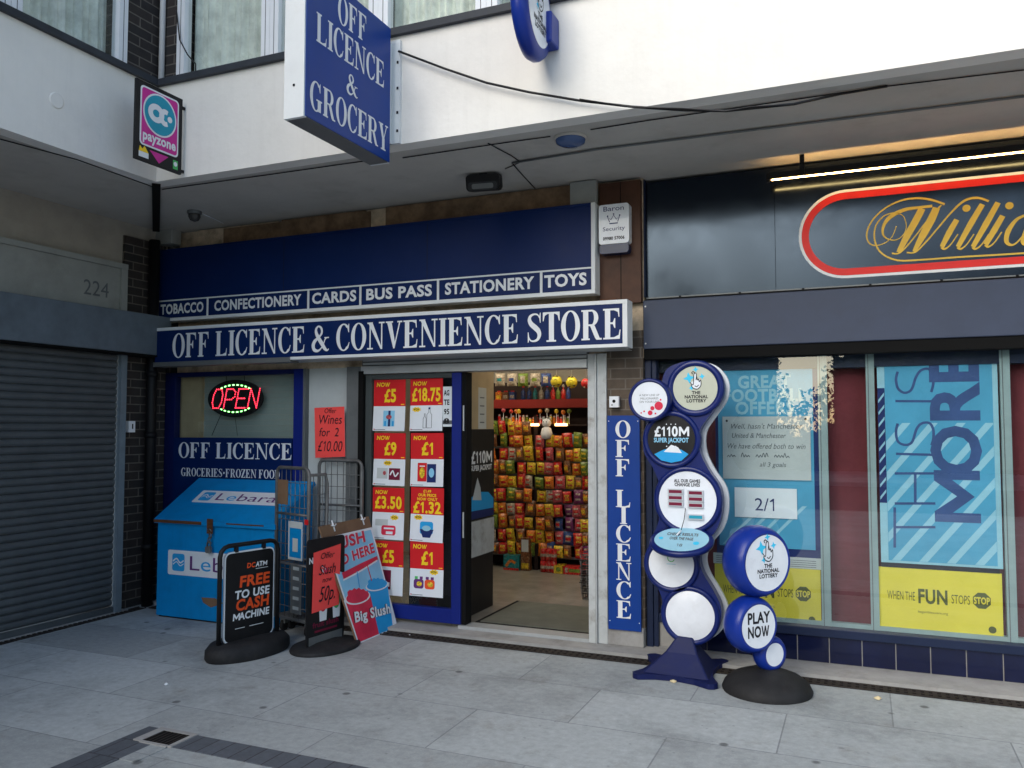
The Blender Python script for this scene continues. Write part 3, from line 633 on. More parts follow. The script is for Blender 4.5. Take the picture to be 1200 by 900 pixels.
# white post and brick pier
g = MB(); g.box(fd, -1.865, -1.80, .03, 2.14, -.15, .02, 'white_gloss_worn'); g.box(fd, -1.7995, -1.725, .03, 2.14, -.15, .008, 'white_gloss_worn'); g.box(fd, -1.812, -1.796, .03, 2.14, .0202, .03, 'alu'); g.build('door_post', SF, bevel=.004)
g = MB(); g.box(fd, -1.7245, -1.455, .165, 2.3, -.3, -.01, 'brick_brown'); g.build('brick_pier', SF)
g = MB(); g.box(fd, -1.7245, -1.46, .03, .1648, -.3, .012, 'concrete'); g.build('pier_base', SF, bevel=.006)
g = MB(); g.box(fd, -3.83, -1.865, 2.035, 2.10, -.12, .04, 'alu'); g.box(fd, -3.83, -1.866, 2.1002, 2.2, -.12, .02, 'alu_dark')
for i in range(3): g.box(fd, -3.82, -1.87, 2.11+.03*i, 2.13+.03*i, .0202, .028, 'alu')
g.build('shutter_housing', SF, bevel=.004)
g = MB(); g.box(fd, -2.93, -1.866, .0302, .055, -.12, .02, 'alu'); g.build('threshold', SF)
g = MB(); f = front(DY-.01); a, b = f.px(721, 471); g.box(f, a-.035, a+.035, b-.04, b+.04, .0, .035, 'upvc'); g.disc(f, a, b+.004, .012, .0355, 'black_gap'); g.box(f, a-.02, a-.008, b-.026, b-.02, .0351, .037, 'ink')
single(g, 'key_switch', 'small white key switch on the brown brick beside the doorway', 'switch')
# ---- shop interior
struct_floor = MB(); struct_floor.wbox(-5.9, -1.5, DY+.06, 9.2, -.1, .05, 'shop_floor'); struct(struct_floor, 'shop_floor')
g = MB(); c = [ground(575, 709, .05), ground(690, 715, .05)]
xm = -3.02; g.wbox(-2.86, -1.87, 6.0, 6.86, .05, .055, 'black_gap'); g.wbox(-2.82, -1.87, 6.01, 6.83, .0552, .062, 'mat_pile')
single(g, 'door_mat', 'square worn olive grey mat let into the floor inside the doorway', 'mat')
RM = thing('shop_room', 'lit shop interior walls and ceiling seen through the open doorway', 'room', (-3.8, 7.5, .05))
g = MB(); g.wbox(-5.9, -1.5, 9.0, 9.1, .05, 2.7, 'shop_wall'); g.wbox(-1.62, -1.5, 6.2, 9.0, .05, 2.7, 'shop_wall'); g.wbox(-5.95, -5.85, 5.95, 9, .05, 2.7, 'shop_wall'); g.build('wall', RM)
g = MB(); g.wbox(-5.9, -1.5, DY+.26, 9.1, 2.62, 2.72, 'shop_wall'); g.build('ceiling', RM)
for y in (6.9, 8.0):
    g = MB(); g.wbox(-4.6, -2.0, y-.09, y+.09, 2.57, 2.618, 'upvc'); g.wbox(-4.55, -2.05, y-.07, y+.07, 2.55, 2.569, 'shop_tube'); g.build('ceiling_light', RM)

# ---- racks and goods inside
RY = 8.45
fk = front(RY)
RK = thing('display_rack', 'dark red shop rack of snacks along the back wall inside the doorway', 'rack', (-3.3, RY+.2, .05))
g = MB(); g.wbox(-4.3, -2.3, RY+.20, RY+.26, .05, 2.1, 'rack_dark'); g.build('back_panel', RK)
g = MB(); a = fk.px(629, 560)[0]; g.box(fk, a-.022, a+.022, .05, 1.72, -.2, .03, 'rack_dark'); g.build('upright', RK)
rows = [508, 524, 540, 556, 572, 588, 604, 620, 636, 651]
rowz = [fk.px(630, y)[1] for y in rows]
for z in rowz[1:]:
    g = MB(); g.wbox(-4.3, -2.3, RY+.02, RY+.2, z-.012, z, 'rack_dark'); g.wbox(-4.3, -2.3, RY+.005, RY+.0195, z-.02, z+.008, 'alu_dark'); g.build('shelf', RK)
g = MB(); za = fk.px(630, 478)[1]; zb = fk.px(630, 468)[1]; g.wbox(-4.3, -2.3, RY-.02, RY+.2, za, zb, 'rack_red'); g.build('canopy', RK)
g = MB(); z = fk.px(630, 497)[1]; g.wbox(-4.3, -2.3, RY-.03, RY+.2, z-.02, z, 'rack_dark'); a0 = fk.px(600, 497)[0]; a1 = fk.px(633, 497)[0]; g.wbox(a0, a1, RY-.048, RY-.031, z-.02, z+.006, 'led_warm'); a0 = fk.px(652, 497)[0]; a1 = fk.px(666, 497)[0]; g.wbox(a0, a1, RY-.048, RY-.031, z-.02, z+.006, 'led_warm'); g.build('light_shelf', RK)
g = MB(); z2 = fk.px(630, 470)[1]; g.wbox(-4.3, -2.3, RY-.0, RY+.2, z2, z2+.015, 'rack_dark'); g.build('top_shelf', RK)
names = ['top', 'second', 'third', 'fourth', 'fifth', 'sixth', 'seventh', 'eighth', 'ninth', 'lowest']
def bag_mesh(cols, w, h):
    """a pillow pack: crimped flat ends, puffed middle, printed band"""
    m = MB(); f = Fr((0, 0, 0), (1, 0, 0)); nx, nz = 8, 8
    def grid(sg):
        vs = []
        for j in range(nz+1):
            for i in range(nx+1):
                u, v = i/nx, j/nz; puff = (math.sin(math.pi*u)**.6)*(math.sin(math.pi*v)**.6) if 0 < u < 1 and 0 < v < 1 else 0
                vs.append((w*(u-.5)*(1-.06*math.sin(math.pi*v)), -sg*(.028*puff)-.0005*sg, h*v))
        return vs
    for sg in (1, -1):
        vs = grid(sg)
        for j in range(nz):
            mm = cols[0] if j in (0, 1, 6, 7) else cols[1] if j in (2, 5) else cols[2]
            for i in range(nx):
                q = [j*(nx+1)+i, j*(nx+1)+i+1, (j+1)*(nx+1)+i+1, (j+1)*(nx+1)+i]
                m.add([vs[k] for k in q], [(0, 1, 2, 3)], 'pack_'+(mm if 1 < i < 6 or mm == cols[0] else cols[0]), True)
    return m
combos = {'orange': ('orange', 'yellow', 'red'), 'yellow': ('yellow', 'red', 'yellow'), 'red': ('red', 'yellow', 'orange'), 'green': ('green', 'yellow', 'green'),
          'purple': ('purple', 'white', 'purple'), 'blue': ('blue', 'white', 'red'), 'brown': ('brown', 'orange', 'yellow'), 'white': ('white', 'red', 'white'), 'pink': ('pink', 'white', 'red')}
bag0 = {}
def place_bag(col, x, z, label, sc_=1):
    if col not in bag0:
        m = bag_mesh(combos[col], .112, .168); o = m.build('snack_bag', loc=(0, 0, 0)); bag0[col] = o
    else:
        o = bag0[col].copy(); COL.objects.link(o)
    o.location = (x+random.uniform(-.018, .018), RY-.045+random.uniform(-.03, .02), z+.002); o.rotation_euler = (random.uniform(-.05, .22), random.uniform(-.10, .10), random.uniform(-.3, .3)); o.scale = (random.uniform(.85, 1.05), 1.2, random.uniform(.74, .98))
    o['label'] = label; o['category'] = 'snack bag'; o['group'] = 'bags of snacks hanging on the shop rack'
random.seed(11)
LC = ['orange', 'red', 'yellow', 'brown']; RC = ['red', 'orange', 'green', 'pink', 'purple', 'blue', 'white', 'yellow']
al = [fk.px(x, 560)[0] for x in (581, 591.5, 602, 612.5, 622.5)]; ar = [fk.px(x, 560)[0] for x in (636, 646.5, 657, 668, 679, 689)]
for k, z in enumerate(rowz[1:10]):
    ordl = random.sample(LC+[['green', 'white'][k % 2]], 5); ordr = random.sample(['red', 'orange', 'brown', 'yellow', 'pink', 'green'] if k < 4 else ['red', 'orange', 'brown', 'yellow', 'pink', 'purple', 'blue', 'white'], 6)
    for i, x in enumerate(al): place_bag(ordl[i], x, z, f'{ordl[i]} snack bag, {names[k]} row of the left rack bay inside the doorway')
    for i, x in enumerate(ar):
        place_bag(ordr[i], x, z, f'{ordr[i]} snack bag, {names[k]} row of the right rack bay inside the doorway')
# the tier just under the lit shelf: mixed pouches
z = rowz[0]-.02; g = MB(); g.wbox(-4.3, -2.3, RY+.02, RY+.2, z-.012, z, 'rack_dark'); g.build('shelf', RK)
for i, (x, cl) in enumerate(zip((582, 592, 602, 612, 621), ('green', 'red', 'yellow', 'orange', 'brown'))): place_bag(cl, fk.px(x, 508)[0], z, f'{cl} snack bag just below the lit shelf, left bay inside the doorway')
g = MB(); f = front(RY-.02); a0, a1, b0, b1 = f.box(634, 508, 649, 529); g.box(f, a0, a1, b0, b1, -.1, 0, 'print_navy'); g.rect(f, a0, a1, b0, b0+.03, .001, 'price_red')
single(g, 'carton', 'dark blue carton with a red foot on the rack beneath a white toy', 'carton')
g = MB(); a0, a1, b0, b1 = f.box(670, 509, 687, 524); g.box(f, a0, a1, b0, b1, -.08, .0, 'poster_pale'); g.disc(f, (a0+a1)/2, (b0+b1)/2+.02, .04, .001, 'paper'); g.rect(f, a0, a1, b0, b0+.03, .001, 'print_cyan')
single(g, 'carton', 'pale blue box with a white cloud design on the right of the rack', 'carton')
g = MB(); a0, a1, b0, b1 = f.box(651, 510, 669, 524); g.box(f, a0, a1, b0, b1, -.08, .0, 'pack_brown'); g.rect(f, a0, a1, b0+.05, b0+.07, .001, 'paper_dim'); g.rect(f, (a0+a1)/2, a1-.01, b0+.08, b1-.01, .001, 'pack_orange')
single(g, 'carton', 'brown box with pale stripe between the navy carton and pale blue box', 'carton')
# soft toy
g = MB(); a, b = f.px(642, 502)
ft = front(RY-.06); g.lathe(Fr(ft.pt(a, b-.06), (1, 0, 0), (0, 1, 0)), 0, 0, [(.001, -.06), (.05, -.05), (.065, 0), (.05, .06), (.02, .08)], 'paper', 14)
q = ft.pt(a, b+.06); g.lathe(Fr(q, (1, 0, 0), (0, 1, 0)), 0, 0, [(.001, -.05), (.04, -.035), (.052, 0), (.04, .035), (.001, .05)], 'paper', 14)
for s in (-1, 1): g.lathe(Fr(q+Vector((s*.04, 0, .045)), (1, 0, 0), (0, 1, 0)), 0, 0, [(.001, -.02), (.02, 0), (.001, .02)], 'paper_dim', 10); g.disc(front(RY-.114), a+s*.018, b+.07, .006, 0, 'ink')
single(g, 'soft_toy', 'white soft toy sitting on the navy carton on the rack', 'toy')
# lit lighters and novelties on the red shelf
zl = fk.px(630, 497)[1]; lc = ['red', 'pink', 'orange', 'yellow', 'green', 'white']
for i, px in enumerate(range(586, 668, 4)):
    if 614 < px < 618: continue
    a = fk.px(px, 490)[0]; c = lc[(i*5) % 6]; h = random.uniform(.05, .09)
    m = MB(); f = front(RY-.005, a, zl); m.prism(f, rrect(-.013, .013, 0, h, .006, 3), 0, .018, 'pack_'+c); m.box(f, -.010, .010, h+.0005, h+.014, .003, .015, 'silver'); m.box(f, -.004, .008, h+.0145, h+.02, .005, .013, 'pack_red')
    s_o = single(m, 'lighter', f'{c} lighter standing on the warm lit red shelf of the rack', 'lighter', 'lighters along the lit shelf of the rack')
for i, (px, py, c) in enumerate(((590, 481, 'pink'), (599, 482, 'red'), (605, 482, 'orange'), (608, 482, 'yellow'), (633, 482, 'orange'), (641, 481, 'white'), (652, 482, 'yellow'), (660, 483, 'orange'), (667, 482, 'green'))):
    m = MB(); f = front(RY-.035); a, b = f.px(px, py); m.lathe(Fr(f.pt(a, b), (1, 0, 0), (0, 1, 0)), 0, 0, [(.001, -.026), (.018, -.018), (.025, 0), (.018, .018), (.001, .026)], 'pack_'+c, 14); m.tube([f.pt(a, b-.026), f.pt(a, zl)], .003, 'paper', 5)
    single(m, 'lollipop', f'{c} round lollipop upright on the warm lit shelf of the rack, number {i+1} in the line'.replace(f', number {i+1} in the line', ''), 'lollipop', 'lollipops along the lit shelf of the rack')
# toy bottles on top shelf
for i, px in enumerate((612, 619, 626, 633, 640, 647, 653, 659, 665)):
    c = ['blue', 'blue', 'teal', 'white', 'blue', 'red', 'green', 'red', 'blue'][i]; a = fk.px(px, 470)[0]
    m = MB(); f = Fr((a, RY+.03, z2+.0155), (1, 0, 0), (0, 1, 0)); m.lathe(f, 0, 0, [(.024, 0), (.026, .01), (.026, .08), (.018, .10), (.008, .115), (.008, .135)], 'pack_'+c, 14); m.lathe(f, 0, 0, [(.013, .1355), (.013, .155), (.006, .165)], 'pack_white' if i % 2 else 'pack_red', 10)
    single(m, 'drink_bottle', f'{c} toy bottle on the dark shelf above the red lit tier', 'bottle', 'bottles on the top shelf of the rack')
for i, px in enumerate((584, 592, 600)):
    a = fk.px(px, 465)[0]; m = MB(); f = front(RY, a, z2+.0155); m.box(f, -.035, .035, 0, .09, -.05, 0, 'pack_'+['orange', 'brown', 'blue'][i]); m.rect(f, -.025, .025, .02, .055, .001, 'pack_'+['yellow', 'white', 'white'][i]); m.box(f, -.02, .02, .0902, .105, -.03, -.01, 'pack_red')
    single(m, 'carton', f"{['orange', 'brown', 'blue'][i]} small box left of the toy bottles on the top shelf", 'carton')
for (px, py, r, c, lab) in ((652, 447, .062, 'yellow', 'yellow football with black spots hanging nearer the middle of the doorway'), (670, 448, .062, 'yellow', 'yellow football with black spots beside the red ball in the doorway'), (687, 449, .055, 'red', 'red ball hanging at the top right of the doorway')):
    m = MB(); f = front(RY-.2); a, b = f.px(px, py); o = f.pt(a, b); fl = Fr(o, (1, 0, 0), (0, 1, 0)); nn = 10
    m.lathe(fl, 0, 0, [(max(.001, r*math.sin(math.pi*k/nn)), -r*math.cos(math.pi*k/nn)) for k in range(nn+1)], 'ball_'+c, 20)
    for th, ph in ((.2, .1), (-.75, .25), (.8, -.5), (-.3, -.75), (.45, .85), (-.5, .9)):
        nrm = Vector((math.sin(th)*math.cos(ph), -math.cos(th)*math.cos(ph), math.sin(ph))); u = nrm.cross(Vector((0, 0, 1))) * -1
        m.disc(Fr(o+nrm*(r*.955), u, Vector((0, 0, 1))), 0, 0, r*.30, 0, 'ink' if c == 'yellow' else 'pack_white', n=5, a0=.3)
    m.tube([o+Vector((0, 0, r)), (o.x, o.y, 2.617)], .0025, 'paper', 5)
    single(m, 'football' if c == 'yellow' else 'ball', lab, 'ball')
for i, px in enumerate((586, 600, 613, 627, 640)):
    f = front(RY-.1); a, b = f.px(px, 444); m = MB(); pk = bag_mesh((['white', 'white', 'green', 'white', 'blue'][i], 'white', ['teal', 'blue', 'white', 'green', 'white'][i]), .12, .14)
    for v in pk.v: v += f.pt(a, b-.08)
    pk.tube([f.pt(a, b+.059), (f.pt(a, b).x, f.pt(a, b).y, 2.617)], .002, 'paper', 5)
    single(pk, 'hanging_bag', ['white bag with teal print hanging at the far left of the doorway top', 'white bag with blue print hanging inside, second from the left', 'green and white bag hanging inside over the toy bottles', 'white bag with green print hanging inside left of the last bag', 'blue and white bag hanging inside next to the yellow football'][i], 'bag')
# lower right: cans, boxes, baskets
for r in range(2):
    for i in range(3):
        f0 = front(RY-.12); a, _ = f0.px(637+i*6, 650); m = MB(); f = Fr((a, RY-.12, .052+r*.125), (1, 0, 0), (0, 1, 0)); m.lathe(f, 0, 0, [(.026, 0), (.033, .006), (.033, .112), (.027, .122)], 'pack_red', 16); m.lathe(f, 0, 0, [(.0335, .04), (.0335, .07)], 'pack_white', 16)
        single(m, 'drink_can', f"red drink can on the floor by the rack, {['lower', 'upper'][r]} layer, {['left', 'middle', 'right'][i]} of three", 'can', 'red cans stacked by the rack')
f = front(RY-.16); a0, a1, _, _ = f.box(590, 651, 608, 667); g = MB(); g.box(f, a0, a1, .052, .21, -.12, 0, 'pack_teal'); g.stroke(f, [(a0+.03, .09), (a0+.08, .15), (a1-.04, .13)], .03, .001, 'pack_orange'); g.rect(f, a0, a1, .052, .075, .001, 'pack_red')
single(g, 'carton', 'teal box with an orange swirl on the floor under the left rack bay', 'carton')
a0, a1, _, _ = f.box(649, 658, 659, 667); g = MB(); g.box(f, a0, a1, .052, .135, -.15, 0, 'pack_yellow'); g.disc(f, (a0+a1)/2, .095, .025, .001, 'pack_green'); single(g, 'carton', 'yellow box on the floor beside the red box under the rack', 'carton')
a0, a1, _, _ = f.box(660, 658, 688, 667); g = MB(); g.box(f, a0, a1, .052, .13, -.15, 0, 'pack_red'); g.rect(f, a0+.06, a1-.08, .075, .11, .001, 'pack_green'); g.rect(f, a0+.02, a0+.05, .07, .12, .001, 'pack_white'); single(g, 'carton', 'long red box with a green panel on the floor under the rack', 'carton')
g = MB(); a, _ = f.px(616, 660); g.prism(Fr((a-.03, RY-.1, .052), (1, 0, 0)), [(-.04, 0), (.06, 0), (.06, .35), (-.04, .35)], -.05, .03, 'pack_brown'); g.rect(Fr((a-.03, RY-.1, .052), (1, 0, 0)), -.03, .05, .2, .33, .031, 'paper_dim'); g.rect(Fr((a-.03, RY-.1, .052), (1, 0, 0)), -.03, .05, .02, .08, .031, 'pack_yellow')
single(g, 'display_stand', 'narrow brown card display stand on the shop floor between the bays', 'display stand')
for k in range(5):
    m = MB(); z = .052+.065*k; xc = -2.22; yc = 7.35; sx, sy = .15, .21
    for t in range(4): 
        q = 1-.05*(3-t); m.tube([(xc-sx*q, yc-sy*q, z+.05*t), (xc+sx*q, yc-sy*q, z+.05*t), (xc+sx*q, yc+sy*q, z+.05*t), (xc-sx*q, yc+sy*q, z+.05*t)], .004, 'black_plastic' if k < 4 else 'pack_red', 5, closed=True)
    for i in range(6):
        xx = xc-sx*.95+sx*1.9*i/5
        m.tube([(xx*.85+xc*.15, yc-sy*.85, z), (xx, yc-sy, z+.15)], .003, 'galv', 5); m.tube([(xx*.85+xc*.15, yc+sy*.85, z), (xx, yc+sy, z+.15)], .003, 'galv', 5); 
    for i in range(9):
        yy = yc-sy*.9+sy*1.8*i/8; m.tube([(xc-sx*.85, yy, z), (xc-sx, yy, z+.15)], .003, 'galv', 5); m.tube([(xc+sx*.85, yy, z), (xc+sx, yy, z+.15)], .003, 'galv', 5); m.tube([(xc-sx*.85, yy, z), (xc+sx*.85, yy, z)], .003, 'galv', 5)
    single(m, 'shopping_basket', ['grey wire shopping basket at the bottom of the nested stack', 'grey wire shopping basket second from the bottom of the stack', 'grey wire shopping basket in the middle of the stack', 'grey wire shopping basket just under the red rimmed one', 'red rimmed shopping basket on top of the nested stack'][k], 'basket', 'shopping baskets nested inside the doorway')
# chiller with the jackpot poster, just inside the door
cx_ = -2.985; fc = side(cx_)
CH = thing('tall_chiller', 'dark tall chiller cabinet with a pale lower panel just inside the door', 'chiller', (-3.2, 6.35, .05))
y1 = fc.px(578, 560)[0]; y0 = 5.97
g = MB(); g.wbox(-3.45, cx_, y0, y1, .05, 2.1, 'black_plastic'); g.build('body', CH, bevel=.004)
z0 = fc.px(560, 638)[1]; zt = fc.px(560, 503)[1]
g = MB(); g.box(fc, y0+.01, y1-.01, .52, .82, .001, .012, 'alu_dark'); g.box(fc, y0+.012, y1-.012, .525, .815, .0121, .014, 'white_gloss_worn'); g.build('kick_panel', CH)
g = MB(); g.box(fc, y0+.01, y1-.01, zt, 2.08, .001, .008, 'beige'); a, b = fc.px(563, 475); g.rect(fc, a-.06, a+.1, b-.2, b+.15, .009, 'paper_dim')
for i in range(4): g.rect(fc, a-.03, a+.06, b-.15+.07*i, b-.14+.07*i, .0095, 'ink_grey')
g.build('upper_panel', CH)
p = MB(); p.box(fc, y0+.005, y1-.005, .83, zt-.004, .001, .010, 'black_plastic'); aw = y1-y0; am = (y0+y1)/2; H = zt-.83
p.text(fc, '£110M', am+.06, .83+H*.62, H*.13, 'letter_white', bold=1, w=aw*.62, align='C', c=.0115); p.text(fc, 'SUPER JACKPOT', am+.06, .83+H*.54, H*.055, 'letter_white', bold=1, w=aw*.64, align='C', c=.0115)
p.flat(fc, [(am-.12, .83+H*.22), (am-.02, .83+H*.46), (am+.04, .83+H*.34), (am+.06, .83+H*.20)], .0112, 'paper_dim'); p.flat(fc, [(y0+.06, .83+H*.10), (am-.16, .83+H*.24), (am, .83+H*.30), (am+.2, .83+H*.28), (y1-.02, .83+H*.2), (y1-.02, .83+H*.08)], .0108, 'print_sky'); p.flat(fc, [(y0+.02, .835), (y0+.02, .83+H*.1), (y1-.02, .83+H*.09), (y1-.02, .835)], .0114, 'print_navy')
p.flat(fc, [(y0+.01, zt-.02), (y0+.01, zt-.16), (y0+.18, zt-.1), (y0+.14, zt-.02)], .0116, 'print_olive')
single(p, 'jackpot_poster', 'black jackpot poster with an iceberg on the chiller inside the doorway', 'poster')

# ================================================================== THE SIGNS OVER THE SHOP
# upper long sign
US = thing('name_sign', 'long dark navy shop sign with a row of boxed trade words along its foot', 'sign', (-3.85, 5.78, 2.57))
fu = front(5.70); uz0, uz1, ux0, ux1 = 2.565, 3.235, -6.012, -1.762
g = MB(); g.box(fu, ux0+.03, ux1-.03, uz0+.03, uz1-.02, -.06, -.006, 'sign_navy')
words = ['TOBACCO', 'CONFECTIONERY', 'CARDS', 'BUS PASS', 'STATIONERY', 'TOYS']; seps = [177, 243, 361, 422, 513, 634, 692]; ax = [fu.px(x, 345)[0] for x in seps]
ax[0] = ux0+.03; zt_ = 2.762; zb_ = uz0+.03
for i, wd in enumerate(words): 
    g.text(fu, wd, (ax[i]+ax[i+1])/2, 2.635, .085, 'letter_white', bold=1, w=(ax[i+1]-ax[i])*.86, align='C', c=-.004)
g.box(fu, ux0+.03, ux1-.03, zt_-.012, zt_, -.0058, -.003, 'sign_white')
for a in ax[1:-1]: g.box(fu, a-.010, a+.010, zb_, zt_-.0122, -.0058, -.003, 'sign_white')
[g.box(fu, q-.002, q+.002, zt_+.001, uz1-.021, -.0059, -.0052, 'ink') for q in (-4.55, -3.15)]; g.build('panel', US)
g = MB(); g.box(fu, ux0, ux1, uz0, uz0+.03, -.12, 0, 'sign_white'); g.box(fu, ux1-.03, ux1, uz0+.0302, uz1, -.12, 0, 'sign_white'); g.box(fu, ux0, ux0+.03, uz0+.0302, uz1, -.12, 0, 'sign_white'); g.box(fu, ux0+.0302, ux1-.0302, uz1-.02, uz1, -.12, 0, 'sign_navy'); g.build('frame', US, bevel=.003)
# lower sign
LS = thing('store_sign', 'navy box sign lettered for the convenience store, in a white frame over the door', 'sign', (-3.66, 5.6, 2.16))
fl = front(5.55); lz0, lz1, lx0, lx1 = 2.155, 2.485, -5.86, -1.485
g = MB(); g.box(fl, lx0+.02, lx1-.035, lz0+.022, lz1-.028, -.10, -.004, 'sign_navy')
a0 = fl.px(202, 400)[0]; a1 = fl.px(728, 380)[0]
g.serif(fl, 'OFF LICENCE & CONVENIENCE STORE', a0, lz0+.055, .215, 'letter_white', w=a1-a0, c=-.002); g.build('panel', LS)
xs_ = fl.px(340, 415)[0]
g = MB(); g.box(fl, lx0, lx1, lz1-.028, lz1, -.14, 0, 'sign_white'); g.box(fl, xs_, lx1, lz0-.002, lz0+.022, -.14, 0, 'sign_white'); g.box(fl, lx0, xs_-.004, lz0-.02, lz0+.021, -.12, -.002, 'alu_dark'); g.box(fl, lx1-.035, lx1, lz0+.0222, lz1-.0282, -.14, 0, 'sign_white'); g.box(fl, lx0+.02, lx1-.036, lz0-.006, lz0-.0022, -.26, -.02, 'alu'); g.box(fl, lx1-.20, lx1-.08, lz1+.0005, lz1+.012, -.08, -.01, 'rust'); g.build('frame', LS, bevel=.003)
# vertical sign on the pier
fv = front(DY-.014); a0, a1, b0, b1 = fv.box(713, 487, 751, 738); g = MB(); g.box(fv, a0, a1, b0, b1, -.001, .018, 'sign_blue'); am = (a0+a1)/2
ys = [503, 525.5, 548, None, 584, 603.5, 625, 647, 669, 691, 713.5]; hh = (b1-b0)*.081
for ch, y in zip('OFF LICENCE', ys):
    if y: g.serif(fv, ch, am-.002, fv.px(731, y)[1]-hh/2, hh, 'letter_white', w=(.052 if ch == 'I' else .112), align='C', c=.0195)
for b in (b0+.06, b1-.04):
    for a in (a0+.012, a1-.012): g.disc(fv, a, b, .004, .0188, 'letter_white', n=8)
single(g, 'vertical_sign', 'tall narrow blue sign with white serif letters reading downwards on the brick pier', 'sign')
# alarm box
fa = front(DY-.06); a0, a1, b0, b1 = fa.box(704, 241, 739, 287); AL = thing('alarm_box', 'white security alarm box with a crown on the timber above the pier', 'alarm', tuple(fa.pt((a0+a1)/2, b0, -.03)))
g = MB(); g.prism(fa, rrect(a0, a1, b0, b1, .02), -.04, .05, 'lotto_white'); am = (a0+a1)/2; w = a1-a0; h = b1-b0
g.text(fa, 'Baron', am, b0+h*.83, h*.12, 'print_navy', w=w*.72, align='C', c=.0515); g.text(fa, 'Security', am, b0+h*.33, h*.10, 'print_navy', w=w*.74, align='C', c=.0515); g.text(fa, '09980 57006', am, b0+h*.10, h*.075, 'ink', bold=1, w=w*.72, align='C', c=.0515)
cy = b0+h*.545; g.stroke(fa, [(am-.03, cy), (am-.045, cy+.04), (am-.02, cy+.018), (am, cy+.05), (am+.02, cy+.018), (am+.045, cy+.04), (am+.03, cy)], .006, .0515, 'print_navy', smooth=False); g.stroke(fa, [(am-.032, cy-.01), (am+.032, cy-.01)], .008, .0515, 'print_navy')
for dx, dy in ((-.045, .046), (0, .058), (.045, .046)): g.disc(fa, am+dx, cy+dy, .006, .0517, 'print_navy', n=10)
g.build('casing', AL, bevel=.01); g = MB(); g.prism(fa, rrect(a0+.004, a1-.004, b0-.07, b0-.002, .02), -.03, .049, 'lens_navy'); g.build('strobe_lens', AL, bevel=.008)
g = MB(); g.box(front(DY+.02), -1.765, -1.455, 2.5, 3.4, -.02, .05, 'timber_red'); g.box(front(DY+.02), -1.605, -1.60, 2.5, 3.4, .0501, .052, 'black_gap'); g.build('timber_panel', SF)
# ---- projecting sign
px_ = -2.729; fp = side(px_); PS = thing('hanging_sign', 'blue box sign for off licence and grocery projecting from the white fascia', 'sign', (-2.8, 4.02, 3.275))
g = MB(); g.box(fp, 3.586, 4.446, 3.275, 4.145, -.005, .0, 'sign_blue'); g.box(Fr((-2.87, 0, 0), (0, -1, 0)), -4.446, -3.586, 3.275, 4.145, -.005, 0, 'sign_blue'); ym = 4.02
for st, y, hh, wf, x in (('OFF', 28, .165, .30, 415), ('LICENCE', 60, .165, .70, 407), ('&', 103, .125, .115, 409), ('GROCERY', 140, .165, .80, 407)):
    a, b = fp.px(x, y); g.serif(fp, st, ym, {'OFF': 3.925, 'LICENCE': 3.725, '&': 3.545, 'GROCERY': 3.33}[st], hh, 'letter_white', w=wf, align='C', c=.0015)
g.build('face', PS)
g = MB(); g.wbox(-2.866, -2.735, 3.576, 3.6, 3.27, 4.15, 'sign_white'); g.wbox(-2.866, -2.735, 4.43, 4.45, 3.27, 4.15, 'sign_white'); g.wbox(-2.866, -2.735, 3.6002, 4.4298, 3.27, 3.29, 'alu_dark'); g.wbox(-2.866, -2.735, 3.6002, 4.4298, 4.13, 4.15, 'sign_white')
g.box(Fr((-2.8, 3.576, 3.45), (1, 0, 0)), -.006, .006, -.006, .006, 0, .004, 'ink'); g.build('casing', PS)
g = MB(); g.wbox(-2.82, -2.76, 4.4502, 4.53, 3.42, 4.08, 'sign_white'); g.wbox(-2.84, -2.70, 4.515, 4.5395, 3.42, 4.10, 'sign_white')
for z in (3.5, 3.62, 3.78, 3.95): g.box(Fr((-2.715, 4.515, z), (1, 0, 0)), -.006, .006, -.008, .008, 0, .006, 'ink')
g.build('bracket', PS)
# ---- payment sign
fp = side(-4.52); PZ = thing('payment_sign', 'magenta and teal bill payment sign on a black board in the fascia corner', 'sign', (-4.53, 4.3, 3.428))
Y0, Y1, Z0, Z1 = 4.087, 4.502, 3.428, 3.985; am = (Y0+Y1)/2
g = MB(); g.box(fp, Y0, Y1, Z0, Z1, -.02, 0, 'black_plastic'); g.prism(fp, rrect(Y0+.035, Y1-.035, 3.538, 3.955, .03), .0005, .0015, 'letter_white'); g.prism(fp, rrect(Y0+.047, Y1-.047, 3.55, 3.943, .022), .0017, .0022, 'print_magenta')
cz = 3.79; g.disc(fp, am, cz, .150, .0025, 'letter_white'); g.disc(fp, am, cz, .138, .003, 'print_teal')
g.strip(fp, ell(am-.035, cz+.005, .072, .066, 0, 360, 30), ell(am-.035, cz+.005, .030, .026, 0, 360, 30), .0034, 'letter_white'); g.strip(fp, ell(am+.045, cz, .055, .062, 60, 300, 20), ell(am+.05, cz, .022, .026, 60, 300, 20), .0037, 'letter_white'); g.disc(fp, am+.088, cz, .022, .0039, 'letter_white', n=16)
g.text(fp, 'payzone', am, 3.582, .066, 'letter_white', bold=1, w=.30, align='C', c=.0032)
g.flat(fp, [(am-.085, 3.52), (am+.085, 3.52), (am, 3.448)], .001, 'print_magenta'); g.rect(fp, Y0+.03, Y0+.115, 3.452, 3.49, .001, 'letter_white'); g.flat(fp, [(Y0+.03, 3.4905), (Y0+.04, 3.53), (Y0+.06, 3.51), (Y0+.08, 3.535), (Y0+.1, 3.51), (Y0+.115, 3.4905)], .001, 'price_yellow'); g.rect(fp, Y1-.08, Y1-.035, 3.45, 3.515, .001, 'print_green'); g.disc(fp, Y1-.057, 3.488, .017, .0014, 'letter_white', n=16)
